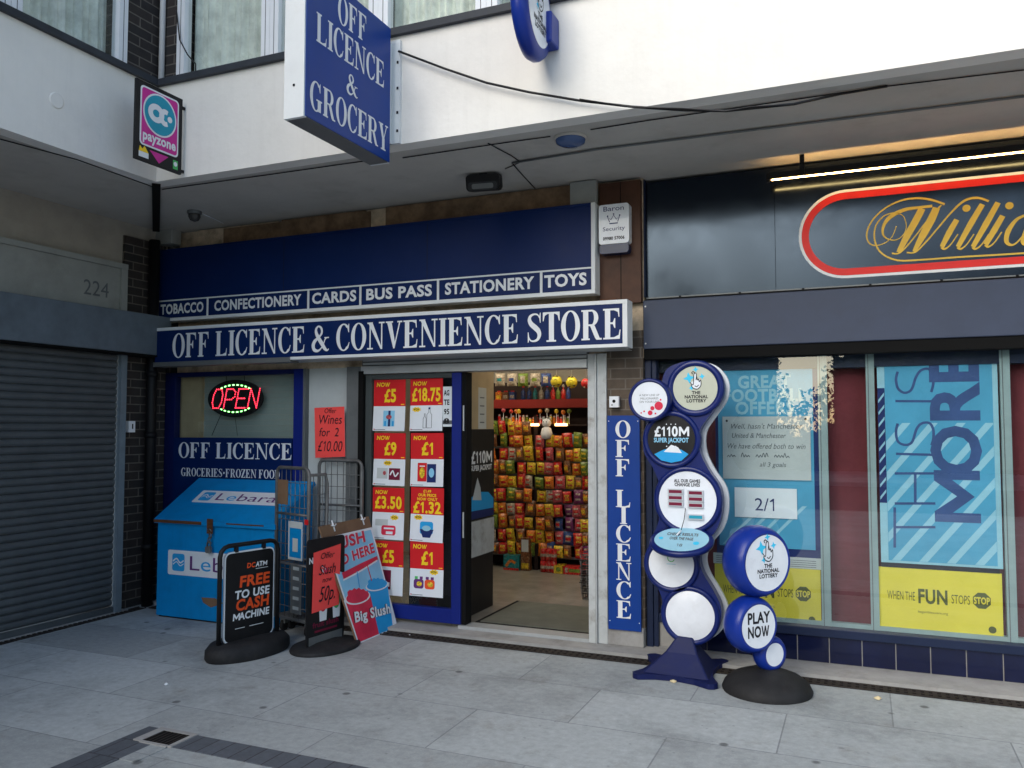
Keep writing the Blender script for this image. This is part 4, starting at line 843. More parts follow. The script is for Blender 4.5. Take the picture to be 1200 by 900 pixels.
g.build('board', PZ); g = MB(); g.wbox(-4.545, -4.53, 4.5022, 4.5395, 3.45, 3.47, 'black_plastic'); g.wbox(-4.545, -4.53, 4.5022, 4.5395, 3.92, 3.94, 'black_plastic'); g.build('bracket', PZ)
# ---- round lottery sign on the fascia
def lottery_logo(m, fr, a, b, k, blue='print_cyan', lay=.001, words=True):
    """crossed-fingers emblem with four stars and its three words, k = height of the whole"""
    star = lambda x, y, r, mm: m.flat(fr, [(a+k*(x+(r if i % 2 == 0 else r*.42)*math.cos(i*math.pi/4+.15)), b+k*(y+(r if i % 2 == 0 else r*.42)*math.sin(i*math.pi/4+.15))) for i in range(8)], lay, mm)
    star(-.17, .16, .17, blue); star(.02, .40, .09, blue); star(.20, .20, .09, blue); star(-.1, -.12, .08, blue)
    P = lambda pts: [(a+k*x, b+k*y) for x, y in pts]
    m.flat(fr, P([(-.12, .02), (-.02, .1), (-.02, .28), (.04, .3), (.06, .14), (.17, .1), (.16, -.08), (.06, -.15), (-.06, -.12)]), lay+.0003, 'lotto_white')
    w = .022*k
    m.stroke(fr, P([(-.14, .04), (-.06, -.04), (-.04, .06), (-.03, .25), (.02, .30), (.045, .24), (.03, .10)]), w, lay+.0006, 'ink')
    m.stroke(fr, P([(-.06, .27), (-.09, .31), (-.05, .34), (0, .30)]), w, lay+.0008, 'ink')
    m.stroke(fr, P([(.05, .20), (.07, .10), (.10, .13), (.12, .05), (.16, .10), (.17, -.02), (.14, -.10), (.05, -.16), (-.06, -.12), (-.11, -.03)]), w, lay+.001, 'ink')
    m.stroke(fr, P([(-.01, -.06), (.05, -.09), (.10, -.04)]), w, lay+.0012, 'ink')
    if words:
        for i, s in enumerate(('THE', 'NATIONAL', 'LOTTERY')): m.text(fr, s, a+.03*k, b-k*(.30+.115*i), k*.085, 'ink', bold=1, align='C', c=lay+.0004)
th = R(-2); fo = Fr((-1.665, 4.285, 3.985), (math.sin(th), math.cos(th), 0)); RS = thing('round_sign', 'round blue rimmed lottery sign projecting high on the white fascia', 'sign', (-1.72, 4.3, 3.7))
g = MB(); g.lathe(fo, 0, 0, [(.23, -.085), (.275, -.07), (.292, -.045), (.292, -.018), (.278, .010), (.225, .018)], 'lotto_bright', 48, sx=.86, sy=1); g.build('casing', RS)
g = MB(); g.disc(fo, 0.0, 0, .223*.86, .0195, 'lotto_white', rb=.223, n=48); lottery_logo(g, fo, 0, .04, .33, lay=.0205); g.build('face', RS)
g = MB(); a0, a1, b0, b1 = front(4.5).box(634, 22, 653, 58); g.wbox(a0, a1, 4.40, 4.5395, b0, b1, 'lotto_bright'); g.build('bracket', RS, bevel=.012)
# ---- soffit fixtures
q = Vector((-2.48, 5.33, SZ)); FL = thing('floodlight', 'dark boxy floodlight with a cable fixed under the grey soffit', 'lamp', (q.x, q.y, SZ-.13))
g = MB(); fz = Fr((q.x, q.y, SZ-.055), (1, .15, 0), (0, -.25, 1)); g.prism(fz, rrect(-.125, .125, -.065, .055, .03), -.05, .04, 'black_plastic'); g.build('housing', FL, bevel=.008)
g = MB(); g.prism(fz, rrect(-.11, .11, -.058, .0, .02), .0402, .046, 'lens_smoke'); g.prism(fz, rrect(-.08, .08, -.048, -.012, .012), .0462, .047, 'alu_dark'); g.build('lens', FL)
g = MB(); g.wbox(q.x-.03, q.x+.03, q.y-.02, q.y+.04, SZ-.02, SZ+.003, 'black_plastic'); g.build('bracket', FL)
q = Vector((-1.66, 4.86, SZ)); BL = thing('bulkhead_light', 'round bluish bulkhead lamp on the soffit near the fascia edge', 'lamp', (q.x, q.y, SZ-.05)); fz = Fr((q.x, q.y, SZ+.003), (1, 0, 0), (0, -1, 0))
g = MB(); g.lathe(fz, 0, 0, [(.105, 0), (.105, .012), (.1, .016)], 'soffit_paint', 32); g.build('base', BL); g = MB(); g.lathe(fz, 0, 0, [(.095, .0165), (.09, .035), (.06, .05), (.02, .056)], 'lens_blue', 32); g.build('dome', BL)
q = ground(228, 248, SZ); CM = thing('security_camera', 'small dark dome camera under the soffit near the corner', 'camera', (q.x, q.y, SZ-.08)); fz = Fr((q.x, q.y, SZ+.003), (1, 0, 0), (0, -1, 0))
g = MB(); g.lathe(fz, 0, 0, [(.06, 0), (.06, .02), (.052, .026)], 'alu_dark', 24); g.build('base', CM); g = MB(); g.lathe(fz, 0, 0, [(.05, .0265), (.05, .05), (.035, .078), (.01, .088)], 'lens_smoke', 24); g.build('dome', CM)
def soffit_line(pxs, r, name, lab, m='black_plastic'):
    g = MB(); g.tube([ground(x, y, SZ-r) for x, y in pxs], r, m, 6); single(g, name, lab, 'cable')
soffit_line([(472, 185), (600, 166), (645, 160)], .004, 'soffit_cable', 'thin cable along the soffit from the hanging sign to the round lamp')
soffit_line([(692, 152), (760, 141), (900, 121), (1040, 101), (1200, 82)], .004, 'soffit_cable', 'thin cable along the soffit to the right of the round lamp')
soffit_line([(0, 163), (90, 187), (182, 220)], .004, 'soffit_cable', 'thin cable along the soffit edge over the roller shutter')
soffit_line([(190, 222), (320, 204), (432, 188)], .004, 'soffit_cable', 'thin cable along the soffit from the corner to the hanging sign')
soffit_line([(600, 191), (700, 175), (900, 150), (1200, 113)], .008, 'soffit_conduit', 'dark grey conduit crossing the middle of the soffit', 'alu_dark')
soffit_line([(592, 198), (610, 190), (600, 183), (572, 168)], .004, 'lamp_cable', 'black cable looping from the floodlight along the soffit')
soffit_line([(600, 191), (612, 205), (627, 221)], .004, 'soffit_cable', 'short black cable curving down the soffit above the brown boards')
soffit_line([(236, 250), (250, 256), (262, 262)], .004, 'camera_cable', 'short pale cable from the dome camera to the boards', 'paper')
g = MB(); f = front(4.50); pts = [(467, 60), (520, 80), (570, 97), (620, 108), (680, 118), (740, 125), (800, 129), (850, 130), (880, 127), (930, 122)]
g.tube([f.pt(*f.px(*p)) for p in pts] + [ground(985, 110, SZ-.01), ground(1040, 101, SZ-.008)], .0075, 'black_plastic', 7); g.tube([f.pt(*f.px(x, y+(1.5 if i % 2 else -1)), .012) for i, (x, y) in enumerate(pts[4:])], .004, 'black_plastic', 6)
single(g, 'hanging_cable', 'black cable sagging across the white fascia from the hanging sign to the soffit', 'cable')

# ================================================================== THE BETTING SHOP
BY = 5.95; XR = 4.5
BS = thing('betting_shopfront', 'dark glossy betting shopfront with gold script sign, shutter box and tiled base', 'shopfront', (1.0, BY, 0))
fb = front(BY)
g = MB(); g.box(fb, -1.452, XR, 2.0, SZ+.004, -.3, -.06, 'bet_frame'); g.build('backing', BS)
g = MB(); g.box(fb, -1.52, -1.44, 2.545, 3.418, -.05, .06, 'bet_frame'); g.build('end_trim', BS, bevel=.004)
g = MB(); s0 = fb.px(909, 300)[0]
g.box(fb, -1.438, s0-.0015, 2.545, 3.40, -.05, .02, 'bet_gloss'); g.box(fb, s0+.0015, XR, 2.545, 3.40, -.05, .02, 'bet_gloss')
fbs = front(BY-.02)
# red and white outline
aL = fbs.px(936, 275)[0]; _, zt0 = fbs.px(1100, 211); _, zb0 = fbs.px(1100, 319); zc = (zt0+zb0)/2; ro = (zt0-zb0)/2; aC = aL+ro
def loop(r): return [(XR-.3, zc+r)] + ell(aC, zc, r, r, 90, 270, 30) + [(XR-.3, zc-r)]
g.strip(fbs, loop(ro), loop(ro-.018), .002, 'letter_white'); g.strip(fbs, loop(ro-.019), loop(ro-.065), .0022, 'sign_red')
Zp = lambda x, y: fbs.px(900+x/4, 225+y/4)
kk = abs(fbs.px(1100, 250)[0]-fbs.px(1101, 250)[0])/4
def gs(pts, ws, c): g.stroke(fbs, [Zp(*p) for p in pts], [w*kk for w in (ws if hasattr(ws, '__len__') else [ws]*len(pts))], c, 'gold')
gs([(828, 58), (760, 36), (690, 30), (620, 42), (550, 76), (495, 126), (466, 180), (466, 225), (492, 250), (540, 243), (580, 212), (602, 160)], [10, 12, 10, 9, 8, 8, 8, 7, 6, 5, 4, 4], .003)
gs([(600, 95), (545, 112), (505, 160), (500, 225), (530, 285), (605, 320), (720, 318), (900, 305), (1200, 287), (1500, 262)], [5, 6, 7, 8, 9, 9, 9, 9, 9, 9], .0032)
gs([(770, 66), (700, 74), (640, 84), (580, 112), (545, 152), (538, 195), (560, 220), (600, 225), (635, 200), (648, 160), (635, 115), (605, 97)], [14, 14, 18, 22, 16, 10, 7, 5, 4, 4, 4, 4], .0034)
gs([(722, 78), (690, 140), (650, 210), (612, 284)], [34, 36, 34, 22], .0036); gs([(580, 288), (620, 284), (680, 220), (750, 130), (812, 62)], [9, 8, 7, 7, 8], .0038)
gs([(790, 74), (765, 130), (725, 205), (684, 280)], [34, 40, 36, 16], .004); gs([(650, 284), (690, 282), (740, 235), (800, 165), (860, 95), (920, 42), (980, 28), (1035, 44)], [8, 8, 8, 8, 9, 12, 12, 10], .0042)
for i, pts in enumerate(([(885, 130), (850, 190), (815, 258)], [(1005, 58), (950, 150), (890, 258)], [(1078, 50), (1022, 150), (960, 258)], [(1100, 112), (1060, 180), (1020, 248)])):
    gs(pts, [26, 30, 22], .0044+.0002*i); x, y = pts[-1]; gs([(x, y), (x+12, y+10), (x+40, y-10), (x+75, y-60)], [18, 10, 6, 6], .0054+.0002*i)
for i, (x, y) in enumerate(((930, 77), (1131, 65))): p = Zp(x, y); g.disc(fbs, *p, 19*kk, .0046, 'gold', n=20)
gs([(1212, 108), (1165, 130), (1125, 185), (1118, 235), (1150, 248), (1195, 205), (1230, 140), (1245, 105)], [10, 16, 24, 20, 9, 7, 8, 8], .0064); gs([(1250, 105), (1215, 180), (1195, 235), (1215, 245), (1250, 215)], [26, 30, 22, 10, 6], .0066)
for j, x0 in enumerate((1290, 1350, 1410)): gs([(x0, 100), (x0-35, 180), (x0-60, 240)], [20, 28, 24], .0068+.0002*j); gs([(x0-50, 200), (x0-10, 120), (x0+30, 95), (x0+55, 105)], [6, 8, 12, 20], .0076+.0002*j)
g.build('sign_panel', BS)
g = MB(); g.box(fb, -1.44, XR, 2.515, 2.532, -.05, .05, 'black_gap'); g.box(fb, -1.44, XR, 2.5325, 2.544, -.05, .03, 'alu_dark')
for i in range(14): g.box(fb, -1.2+.42*i, -1.185+.42*i, 2.5322, 2.5438, .0302, .034, 'black_gap')
g.build('trim_rail', BS)
g = MB(); g.box(fb, -1.448, XR, 2.16, 2.514, -.05, .10, 'bet_panel')
for b in (2.20, 2.47): g.disc(fb, -1.43, b, .006, .1012, 'alu', n=10)
g.build('shutter_box', BS, bevel=.006)
g = MB(); g.box(fb, -1.448, XR, 2.085, 2.1595, -.05, .085, 'black_gap'); g.build('shutter_slot', BS)
g = MB()
g.box(fb, -1.452, -1.405, 0.0, 2.0845, -.05, .05, 'bet_frame'); g.box(fb, -1.404, -1.37, .03, 2.0845, -.05, .035, 'bet_frame'); g.box(fb, -1.369, XR, .205, .262, -.10, .03, 'bet_frame'); g.build('window_frame', BS, bevel=.004)
g = MB(); g.box(fb, -1.369, XR, .262, 2.085, -.028, -.02, 'bet_glass'); g.build('window_pane', BS)
g = MB(); tw = .2005; x = fb.px(935, 780)[0]; x -= tw*5
g.box(fb, -1.369, XR, .02, .2045, -.05, .003, 'grout')
while x < XR-.2:
    if x > -1.36: g.box(fb, x+.003, x+tw-.003, .035, .203, .0032, .009, 'bet_tile')
    x += tw
g.build('tiled_base', BS)
# displays behind the glass: grey framed panels with red fabric between
IY = 6.02; fi = front(IY); fr2 = front(IY+.10)
g = MB(); n = 240; pr = [(-1.40+(XR+1.40)*i/n, IY+.112+.007*math.sin(i*.9)+.004*math.sin(i*.37)) for i in range(n+1)]
g.add([(x, y, .25) for x, y in pr] + [(x, y, 2.1) for x, y in pr], [(i, i+1, n+2+i, n+1+i) for i in range(n)], 'fabric_red', True); g.wbox(-1.40, XR, IY+.14, IY+.16, .25, 2.1, 'black_gap'); g.build('fabric_panel', BS)
xp = [fi.px(x, 600)[0] for x in (962, 972, 1018, 1028, 1176, 1188)]
g = MB()
for a0, a1 in ((xp[0]-.005, xp[1]), (xp[2], xp[3]), (xp[4], xp[5]), (2.3, 2.36)):
    g.box(fi, a0, a1, .262, 2.09, -.03, .02, 'frame_grey'); g.box(fi, a0+.012, a0+.017, .262, 2.09, .0201, .022, 'ink_grey')
g.box(fi, -1.30, 4, .262, .29, -.03, .015, 'frame_grey'); g.build('display_frame', BS)
# left blue football poster
def P2(x, y): return fi.px(x, y)
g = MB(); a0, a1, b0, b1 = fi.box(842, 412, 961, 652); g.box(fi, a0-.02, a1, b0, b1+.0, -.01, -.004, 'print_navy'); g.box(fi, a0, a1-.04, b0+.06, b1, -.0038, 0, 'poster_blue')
cxp = (a0+a1-.04)/2
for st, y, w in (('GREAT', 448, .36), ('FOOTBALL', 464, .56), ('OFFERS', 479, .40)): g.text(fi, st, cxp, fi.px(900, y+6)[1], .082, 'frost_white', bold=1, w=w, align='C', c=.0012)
for i in range(9): 
    q = a0+.02+.09*i; g.flat(fi, [(q, b0+.07), (q+.025, b0+.07), (min(q+.30, a1-.05), b0+.07+min(.30, a1-.05-q)*.95), (min(q+.27, a1-.075), b0+.07+min(.30, a1-.05-q)*.95)], .0008+.00004*i, 'poster_pale') if q+.32 < a1-.03 else None
single(g, 'football_poster', 'blue poster for great football offers in the left bay of the betting window', 'poster')
def yellow_notice(x0, y0, x1, y1, lab, cut=None):
    g = MB(); a0, a1, b0, b1 = fi.box(x0, y0, x1, y1); g.box(fi, a0, a1, b0, b1, -.004, 0, 'print_yellow'); w = a1-a0; bm = (b0+b1)/2+.03
    g.text(fi, 'WHEN THE', a0+w*.08, bm-.03, .055, 'print_olive', w=w*.23, c=.001); g.text(fi, 'FUN', a0+w*.33, bm-.04, .085, 'print_olive', bold=1, w=w*.25, c=.001); g.text(fi, 'STOPS', a0+w*.60, bm-.03, .055, 'print_olive', w=w*.15, c=.001)
    g.disc(fi, a0+w*.84, bm, w*.075, .001, 'print_olive', n=8, a0=.39); g.text(fi, 'STOP', a0+w*.84, bm-.02, .04, 'print_yellow', bold=1, w=w*.125, align='C', c=.0014)
    g.text(fi, 'BeGambleAware.org'.replace('Be', 'be').lower(), a0+w*.45, bm-.105, .015, 'print_olive', align='C', c=.001); g.disc(fi, a1-.06, b0+.06, .022, .001, 'print_olive', n=20)
    single(g, 'safer_gambling_notice', lab, 'notice')
yellow_notice(838, 664, 962, 732, 'yellow notice about when the fun stops under the blue football poster, partly hidden')
yellow_notice(1029, 668, 1175, 744, 'yellow notice about when the fun stops under the large blue slogan poster')
g = MB(); a0, a1, b0, b1 = fi.box(836, 651, 962, 664); g.box(fi, a0, a1, b0+.002, b1, -.006, -.001, 'paper_dim')
for i in range(4): g.rect(fi, a0+.02, a1-.03, b0+.012+.014*i, b0+.016+.014*i, -.0005, 'ink_grey')
single(g, 'terms_strip', 'white strip of small print between the football poster and its yellow notice', 'notice')
# slogan poster, words reading upwards
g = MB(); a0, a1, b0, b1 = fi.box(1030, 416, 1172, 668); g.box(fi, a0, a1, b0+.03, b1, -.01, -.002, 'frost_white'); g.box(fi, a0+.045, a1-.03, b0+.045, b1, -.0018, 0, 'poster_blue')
f0 = a0+.045; f1 = a1-.03; d0 = b0+.047
for i in range(11):
    s0_ = -.62+.16*i; pts = []
    lo = (max(f0, f0+s0_), d0+max(0, -s0_)*1.0); A = f0+s0_; wdt = .05
    P = [(A, d0), (A+wdt, d0), (A+wdt+.72, d0+.9), (A+.72, d0+.9)]
    def clip(P, test, inter):
        o = []
        for k in range(len(P)):
            p, q = P[k-1], P[k]
            if test(q):
                if not test(p): o.append(inter(p, q))
                o.append(q)
            elif test(p): o.append(inter(p, q))
        return o
    at = lambda X: (lambda p, q: (X, p[1]+(q[1]-p[1])*(X-p[0])/(q[0]-p[0])))
    P = clip(P, lambda p: p[0] >= f0+.002, at(f0+.002)); P = clip(P, lambda p: p[0] <= f1-.002, at(f1-.002)) if P else P
    if len(P) > 2: g.flat(fi, P, .0003, 'poster_pale')
g.box(fi, a0, a0+.044, b0+.42, b0+1.18, -.0018, .0002, 'print_navy')
for i in range(9): g.flat(fi, [(a0+.004, b0+.44+.08*i), (a0+.004, b0+.46+.08*i), (a0+.040, b0+.51+.08*i), (a0+.040, b0+.49+.08*i)], .0008, 'frost_white')
g.box(fi, a0, a1-.02, b0, b0+.029, -.01, .002, 'ink')
pa = fi.px(1080, 614); 
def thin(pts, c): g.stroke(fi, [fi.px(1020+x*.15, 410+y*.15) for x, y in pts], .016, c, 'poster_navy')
thin([(190, 1545), (190, 1230)], .0012); thin([(190, 1385), (508, 1385)], .0014)
thin([(190, 1200), (508, 1200)], .0012); thin([(190, 965), (508, 965)], .0014); thin([(350, 1200), (350, 965)], .0016)
thin([(200, 812), (498, 820)], .0012); thin([(213, 575), (200, 640), (215, 715), (270, 742), (325, 720), (360, 620), (400, 575), (460, 572), (490, 620), (492, 690), (478, 745)], .0014)
thin([(195, 400), (490, 402)], .0012); thin([(213, 170), (200, 230), (215, 300), (265, 335), (320, 310), (355, 215), (395, 160), (455, 150), (488, 200), (490, 270), (475, 330)], .0014)
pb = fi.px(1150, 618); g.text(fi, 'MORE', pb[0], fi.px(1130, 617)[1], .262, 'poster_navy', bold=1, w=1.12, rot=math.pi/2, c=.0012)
single(g, 'slogan_poster', 'large blue striped poster with navy words reading upwards in the betting window', 'poster')
# handwritten notice and card
def scribble(m, fr, a0, a1, b, h, c, mm='ink_grey', seed=0, w=.005):
    rd = random.Random(seed); x = a0
    while x < a1-.03:
        L = rd.uniform(.05, .12); n = int(L/.012)+2; pts = []
        for i in range(n):
            up = h*(1.0 if rd.random() < .25 else rd.uniform(.35, .6)) if i % 2 else h*rd.uniform(-.05, .08)
            pts.append((x+L*i/n, b+up))
        m.stroke(fr, pts, w, c, mm, 4); x += L+.03
fn = front(IY-.012)
g = MB(); a0, a1, b0, b1 = fn.box(847, 488, 950, 562); g.box(fn, a0, a1, b0, b1, -.002, 0, 'paper_dim'); w = a1-a0
g.text(fn, "Well, hasn't Manchester", a0+.05, b1-.085, .034, 'ink_grey', w=w*.82, shear=.25); g.text(fn, 'United & Manchester', a0+.06, b1-.15, .034, 'ink_grey', w=w*.62, shear=.2)
g.text(fn, 'We have offered both to win', a0+.025, b1-.225, .036, 'ink_grey', w=w*.90, shear=.25); scribble(g, fn, a0+.03, a1-.10, b1-.285, .03, .001, seed=4); g.text(fn, 'all 3 goals', a0+.25, b1-.35, .03, 'ink_grey', w=w*.3, shear=.2)
for a, b in ((a0+.03, b1-.03), (a1-.03, b1-.02)): g.disc(fn, a, b, .008, .0012, 'ink', n=10)
single(g, 'handwritten_notice', 'pale handwritten notice pinned over the blue football poster', 'notice')
g = MB(); a0, a1, b0, b1 = fn.box(861, 572, 934, 607); g.box(fn, a0, a1, b0, b1, -.002, 0, 'paper'); g.text(fn, '2/1', (a0+a1)/2, b0+.05, .085, 'print_navy', w=.15, align='C'); single(g, 'odds_card', 'white card with the odds 2/1 under the handwritten notice', 'card')
# strip lamp over the sign
fs_ = front(5.80); A = fs_.px(904, 211); Bz = fs_.px(1199, 186); z = A[1]
ST = thing('strip_light', 'lit warm strip lamp on brackets above the gold script sign', 'lamp', (.8, 5.80, z))
g = MB(); g.tube([fs_.pt(A[0], z), fs_.pt(2.4, z)], .0045, 'lamp_tube', 10); g.build('tube', ST)
g = MB(); g.box(fs_, A[0]-.03, 2.43, z+.003, z+.045, .014, .018, 'black_plastic'); g.box(fs_, A[0]-.03, 2.43, z+.0452, z+.05, -.012, .018, 'black_plastic') if False else None
for a in (A[0]+.2, 1.4, 2.3): g.box(fs_, a-.015, a+.015, z+.0, SZ+.002, .0182, .03, 'black_plastic')
for a in (A[0]-.02, 2.41): g.box(fs_, a-.01, a+.009, z-.014, z+.0138, -.014, .014, 'black_plastic')
g.build('housing', ST)

# ================================================================== WINDOW AND DOOR NOTICES OF THE CORNER SHOP
fw = front(DY-.004)
g = MB(); f = front(DY-.011); a0, a1 = -5.88, -4.535; g.box(f, a0, a1, .9, 1.498, -.0008, .006, 'sign_navy')
x0 = f.px(210, 527)[0]; x1 = f.px(343, 527)[0]; g.serif(f, 'OFF LICENCE', x0, f.px(270, 537.5)[1], .142, 'letter_white', w=x1-x0, c=.0075)
x0 = f.px(213, 554)[0]; g.serif(f, 'GROCERIES•FROZEN FOOD', x0, f.px(260, 559)[1], .075, 'letter_white', w=1.12, c=.0075)
single(g, 'window_board', 'navy board with white serif words below the shop window behind the blue chest', 'sign')
# LED sign behind the glass
fo = front(DY+.035); OS = thing('open_sign', 'oval black sign with red lit OPEN and green dashes in the window', 'sign', tuple(fo.pt(*fo.px(275, 487))))
a, b = fo.px(275, 467); rx = abs(fo.px(307, 467)[0]-fo.px(243, 467)[0])/2; rz = abs(fo.px(275, 445)[1]-fo.px(275, 489)[1])/2
g = MB(); g.prism(fo, ell(a, b, rx, rz, 0, 360, 48)[:-1], -.02, 0, 'black_plastic')
for sx in (-.35, .32): g.tube([fo.pt(a+rx*sx, b+rz*.8, -.01), fo.pt(a+rx*sx, 2.07, -.01)], .003, 'ink', 5)
g.tube([fo.pt(a-rx*.5, b-rz*.75, -.01), fo.pt(a-rx*.85, 1.52, -.01)], .003, 'ink', 5); g.tube([fo.pt(a, b-rz, -.01), fo.pt(a+.03, 1.52, -.01)], .002, 'ink', 5); g.build('board', OS)
g = MB(); h = .17; w = .105; sl = .22
def led(pts, m=None):
    for i in range(len(pts)-1):
        p, q = pts[i], pts[i+1]; n = max(2, int(math.hypot(q[0]-p[0], q[1]-p[1])/.0165))
        for k in range(n+(i == len(pts)-2)):
            t = k/n; u, v = p[0]+(q[0]-p[0])*t, p[1]+(q[1]-p[1])*t; g.disc(fo, u, v, .0066, .0012, 'led_red', n=8)
def L(ox, pts): led([(ox+u*w+v*h*sl, b-h*.5+v*h) for u, v in pts])
ox = a-.268
L(ox, [(.0, .3), (.0, .7), (.2, 1), (.8, 1), (1, .7), (1, .3), (.8, 0), (.2, 0), (0, .3)]); ox += .142
L(ox, [(0, 0), (0, 1), (.7, 1), (1, .85), (1, .6), (.7, .45), (.1, .45)]); ox += .137
L(ox, [(1, 1), (0, 1), (0, 0), (1, 0)]); L(ox, [(.15, .5), (.8, .5)]); ox += .137
L(ox, [(0, 0), (0, 1), (.95, 0), (.95, 1)]); g.build('letters', OS)
g = MB()
for s0, s1 in ((48, 128), (232, 312)):
    for i in range(8):
        t = s0+(s1-s0)*i/7; q = ell(a, b, rx*.80, rz*.76, t-3, t+3, 2); q2 = ell(a, b, rx*.80-.012, rz*.76-.012, t-3, t+3, 2); g.strip(fo, q, q2, .0014, 'led_green')
g.build('dashes', OS)
# pink wine notice
fq = front(DY-.012); g = MB(); q = [fq.px(*p) for p in ((371, 478), (406, 476.5), (407, 535), (372, 536.5))]; g.flat(fq, [q[3], q[2], q[1], q[0]], .0305, 'pink_paper'); g.flat(fq, [q[3], q[2], q[1], q[0]], .0285, 'paper')
a, b = fq.px(389, 505); 
def hand(m, fr, st, a, b, h, w, c, mm='ink', shear=.15): m.text(fr, st, a, b, h, mm, w=w, align='C', c=c, shear=shear)
hand(g, fq, 'Offer', a, b+.15, .04, .12, .032); hand(g, fq, 'Wines', a, b+.06, .075, .24, .032); hand(g, fq, 'for  2', a-.01, b-.045, .07, .2, .032); hand(g, fq, '£10.00', a, b-.17, .085, .25, .032)
single(g, 'offer_notice', 'bright pink handwritten wine offer taped to the pale panel', 'notice')
g = MB(); f = front(DY+.0); 
for (x, y) in ((414, 507), (414, 514), (419, 523), (419, 532)): a, b = f.px(x, y); g.box(front(DY-.0355), a-.012, a+.012, b-.016, b+.016, 0, .004, 'upvc')
single(g, 'door_sensors', 'four tiny white contacts on the steel mullion by the price posters', 'sensor') if False else None
# eight price posters inside the sidelight glass
fpz = front(DY+.008)
RP = random.Random(21)
def price(x0, y0, ym, x1, y1, top, amount, art, lab, small=None):
    g = MB(); a0, a1, _, b1 = fpz.box(x0, y0, x1, ym); _, _, bm, _ = fpz.box(x0, y0, x1, ym); _, _, b0, _ = fpz.box(x0, ym, x1, y1); w = a1-a0; h = b1-bm
    g.box(fpz, a0, a1, bm, b1, -.002, 0, 'price_red'); g.box(fpz, a0, a1, b0, bm-.0005, -.002, 0, 'paper')
    n = len(amount); ah = h*(.46 if not small else .40); aw = w*{2: .40, 5: .86, 6: .90}[n]
    g.text(fpz, amount, (a0+a1)/2+(w*.03 if n == 2 else 0), bm+h*(.17 if not small else .06), ah, 'price_yellow', bold=1, w=aw, align='C', c=.001)
    if small:
        for i, s in enumerate(('£1.49', 'OUR PRICE', 'NOW ONLY')): g.text(fpz, s, (a0+a1)/2, b1-h*(.18+.15*i), h*.10, 'price_yellow', bold=1, align='C', c=.001)
    else: g.text(fpz, 'NOW', a0+w*.08, b1-h*.26, h*.15, 'price_yellow', bold=1, c=.001, shear=.15)
    g.rect(fpz, a1-w*.14, a1-w*.03, bm+h*.05, bm+h*.08, .001, 'price_yellow'); g.rect(fpz, a0+w*.04, a0+w*.4, b0+h*.04, b0+h*.06, .001, 'ink_grey'); g.rect(fpz, a0+w*.03, a0+w*.06, b0+h*.03, b0+h*.08, .0012, 'price_red')
    H = bm-b0; U = lambda u: a0+w*u; V = lambda v: b0+H*v
    def R_(u0, u1, v0, v1, m, c=.001): g.rect(fpz, U(u0), U(u1), V(v0), V(v1), c, m)
    def star(u, v):
        P = [(U(u)+w*.15*(1 if i % 2 else .72)*math.cos(i*math.pi/8), V(v)+H*.11*(1 if i % 2 else .7)*math.sin(i*math.pi/8)) for i in range(16)]
        g.flat(fpz, P, .0010, 'price_yellow'); g.text(fpz, 'WOW', U(u), V(v)-H*.035, H*.08, 'ink', bold=1, align='C', c=.0014, w=w*.18)
    if art == 'cans': 
        R_(.32, .68, .18, .82, 'print_sky_pale'); R_(.48, .55, .18, .82, 'print_navy', .0014); R_(.36, .42, .2, .4, 'print_sky', .0012); R_(.6, .66, .2, .4, 'print_sky', .0012); g.disc(fpz, U(.5), V(.56), w*.09, .0018, 'pack_pink', rb=H*.09)
    if art == 'bottle': 
        for u, ww, hh in ((.46, .045, .36), (.60, .075, .52)): 
            g.stroke(fpz, [(U(u-ww), V(.12)), (U(u-ww), V(.12+hh)), (U(u-ww*.3), V(.2+hh)), (U(u-ww*.3), V(.32+hh)), (U(u+ww*.3), V(.32+hh)), (U(u+ww*.3), V(.2+hh)), (U(u+ww), V(.12+hh)), (U(u+ww), V(.12)), (U(u-ww), V(.12))], .004, .001+ww*.01, 'ink_grey', smooth=False)
        R_(.57, .63, .85, .92, 'print_navy', .0024)
        star(.2, .84)
    if art == 'multipack': R_(.12, .46, .26, .66, 'paper_dim'); R_(.5, .85, .22, .66, 'print_maroon'); g.stroke(fpz, [(U(.54), V(.4)), (U(.62), V(.56)), (U(.7), V(.36)), (U(.8), V(.5))], .012, .0016, 'paper'); g.disc(fpz, U(.36), V(.47), w*.05, .0014, 'pack_pink', rb=H*.08); star(.45, .85)
    if art == 'crisps': R_(.22, .50, .18, .86, 'price_red'); R_(.51, .78, .15, .82, 'print_navy'); g.disc(fpz, U(.36), V(.5), w*.08, .0015, 'pack_yellow', rb=H*.2); g.disc(fpz, U(.645), V(.5), w*.08, .0015, 'print_sky_pale', rb=H*.17); R_(.28, .44, .72, .76, 'paper', .0016)
    if art == 'tin': R_(.1, .5, .5, .74, 'paper_dim'); g.prism(fpz, rrect(U(.3), U(.75), V(.16), V(.52), .02), .001, .0014, 'print_crimson'); R_(.38, .7, .38, .44, 'paper', .002); R_(.45, .66, .2, .3, 'paper', .002); star(.7, .82)
    if art == 'rolls': g.prism(fpz, rrect(U(.3), U(.7), V(.28), V(.74), .02), .001, .0013, 'print_sky'); g.flat(fpz, [(U(.4), V(.16)), (U(.62), V(.16)), (U(.72), V(.46)), (U(.3), V(.46))], .0017, 'print_navy'); g.disc(fpz, U(.5), V(.5), w*.13, .002, 'poster_pale', rb=H*.1); star(.24, .88)
    if art == 'box': R_(.3, .62, .2, .88, 'print_maroon'); R_(.36, .58, .3, .45, 'paper', .0014)
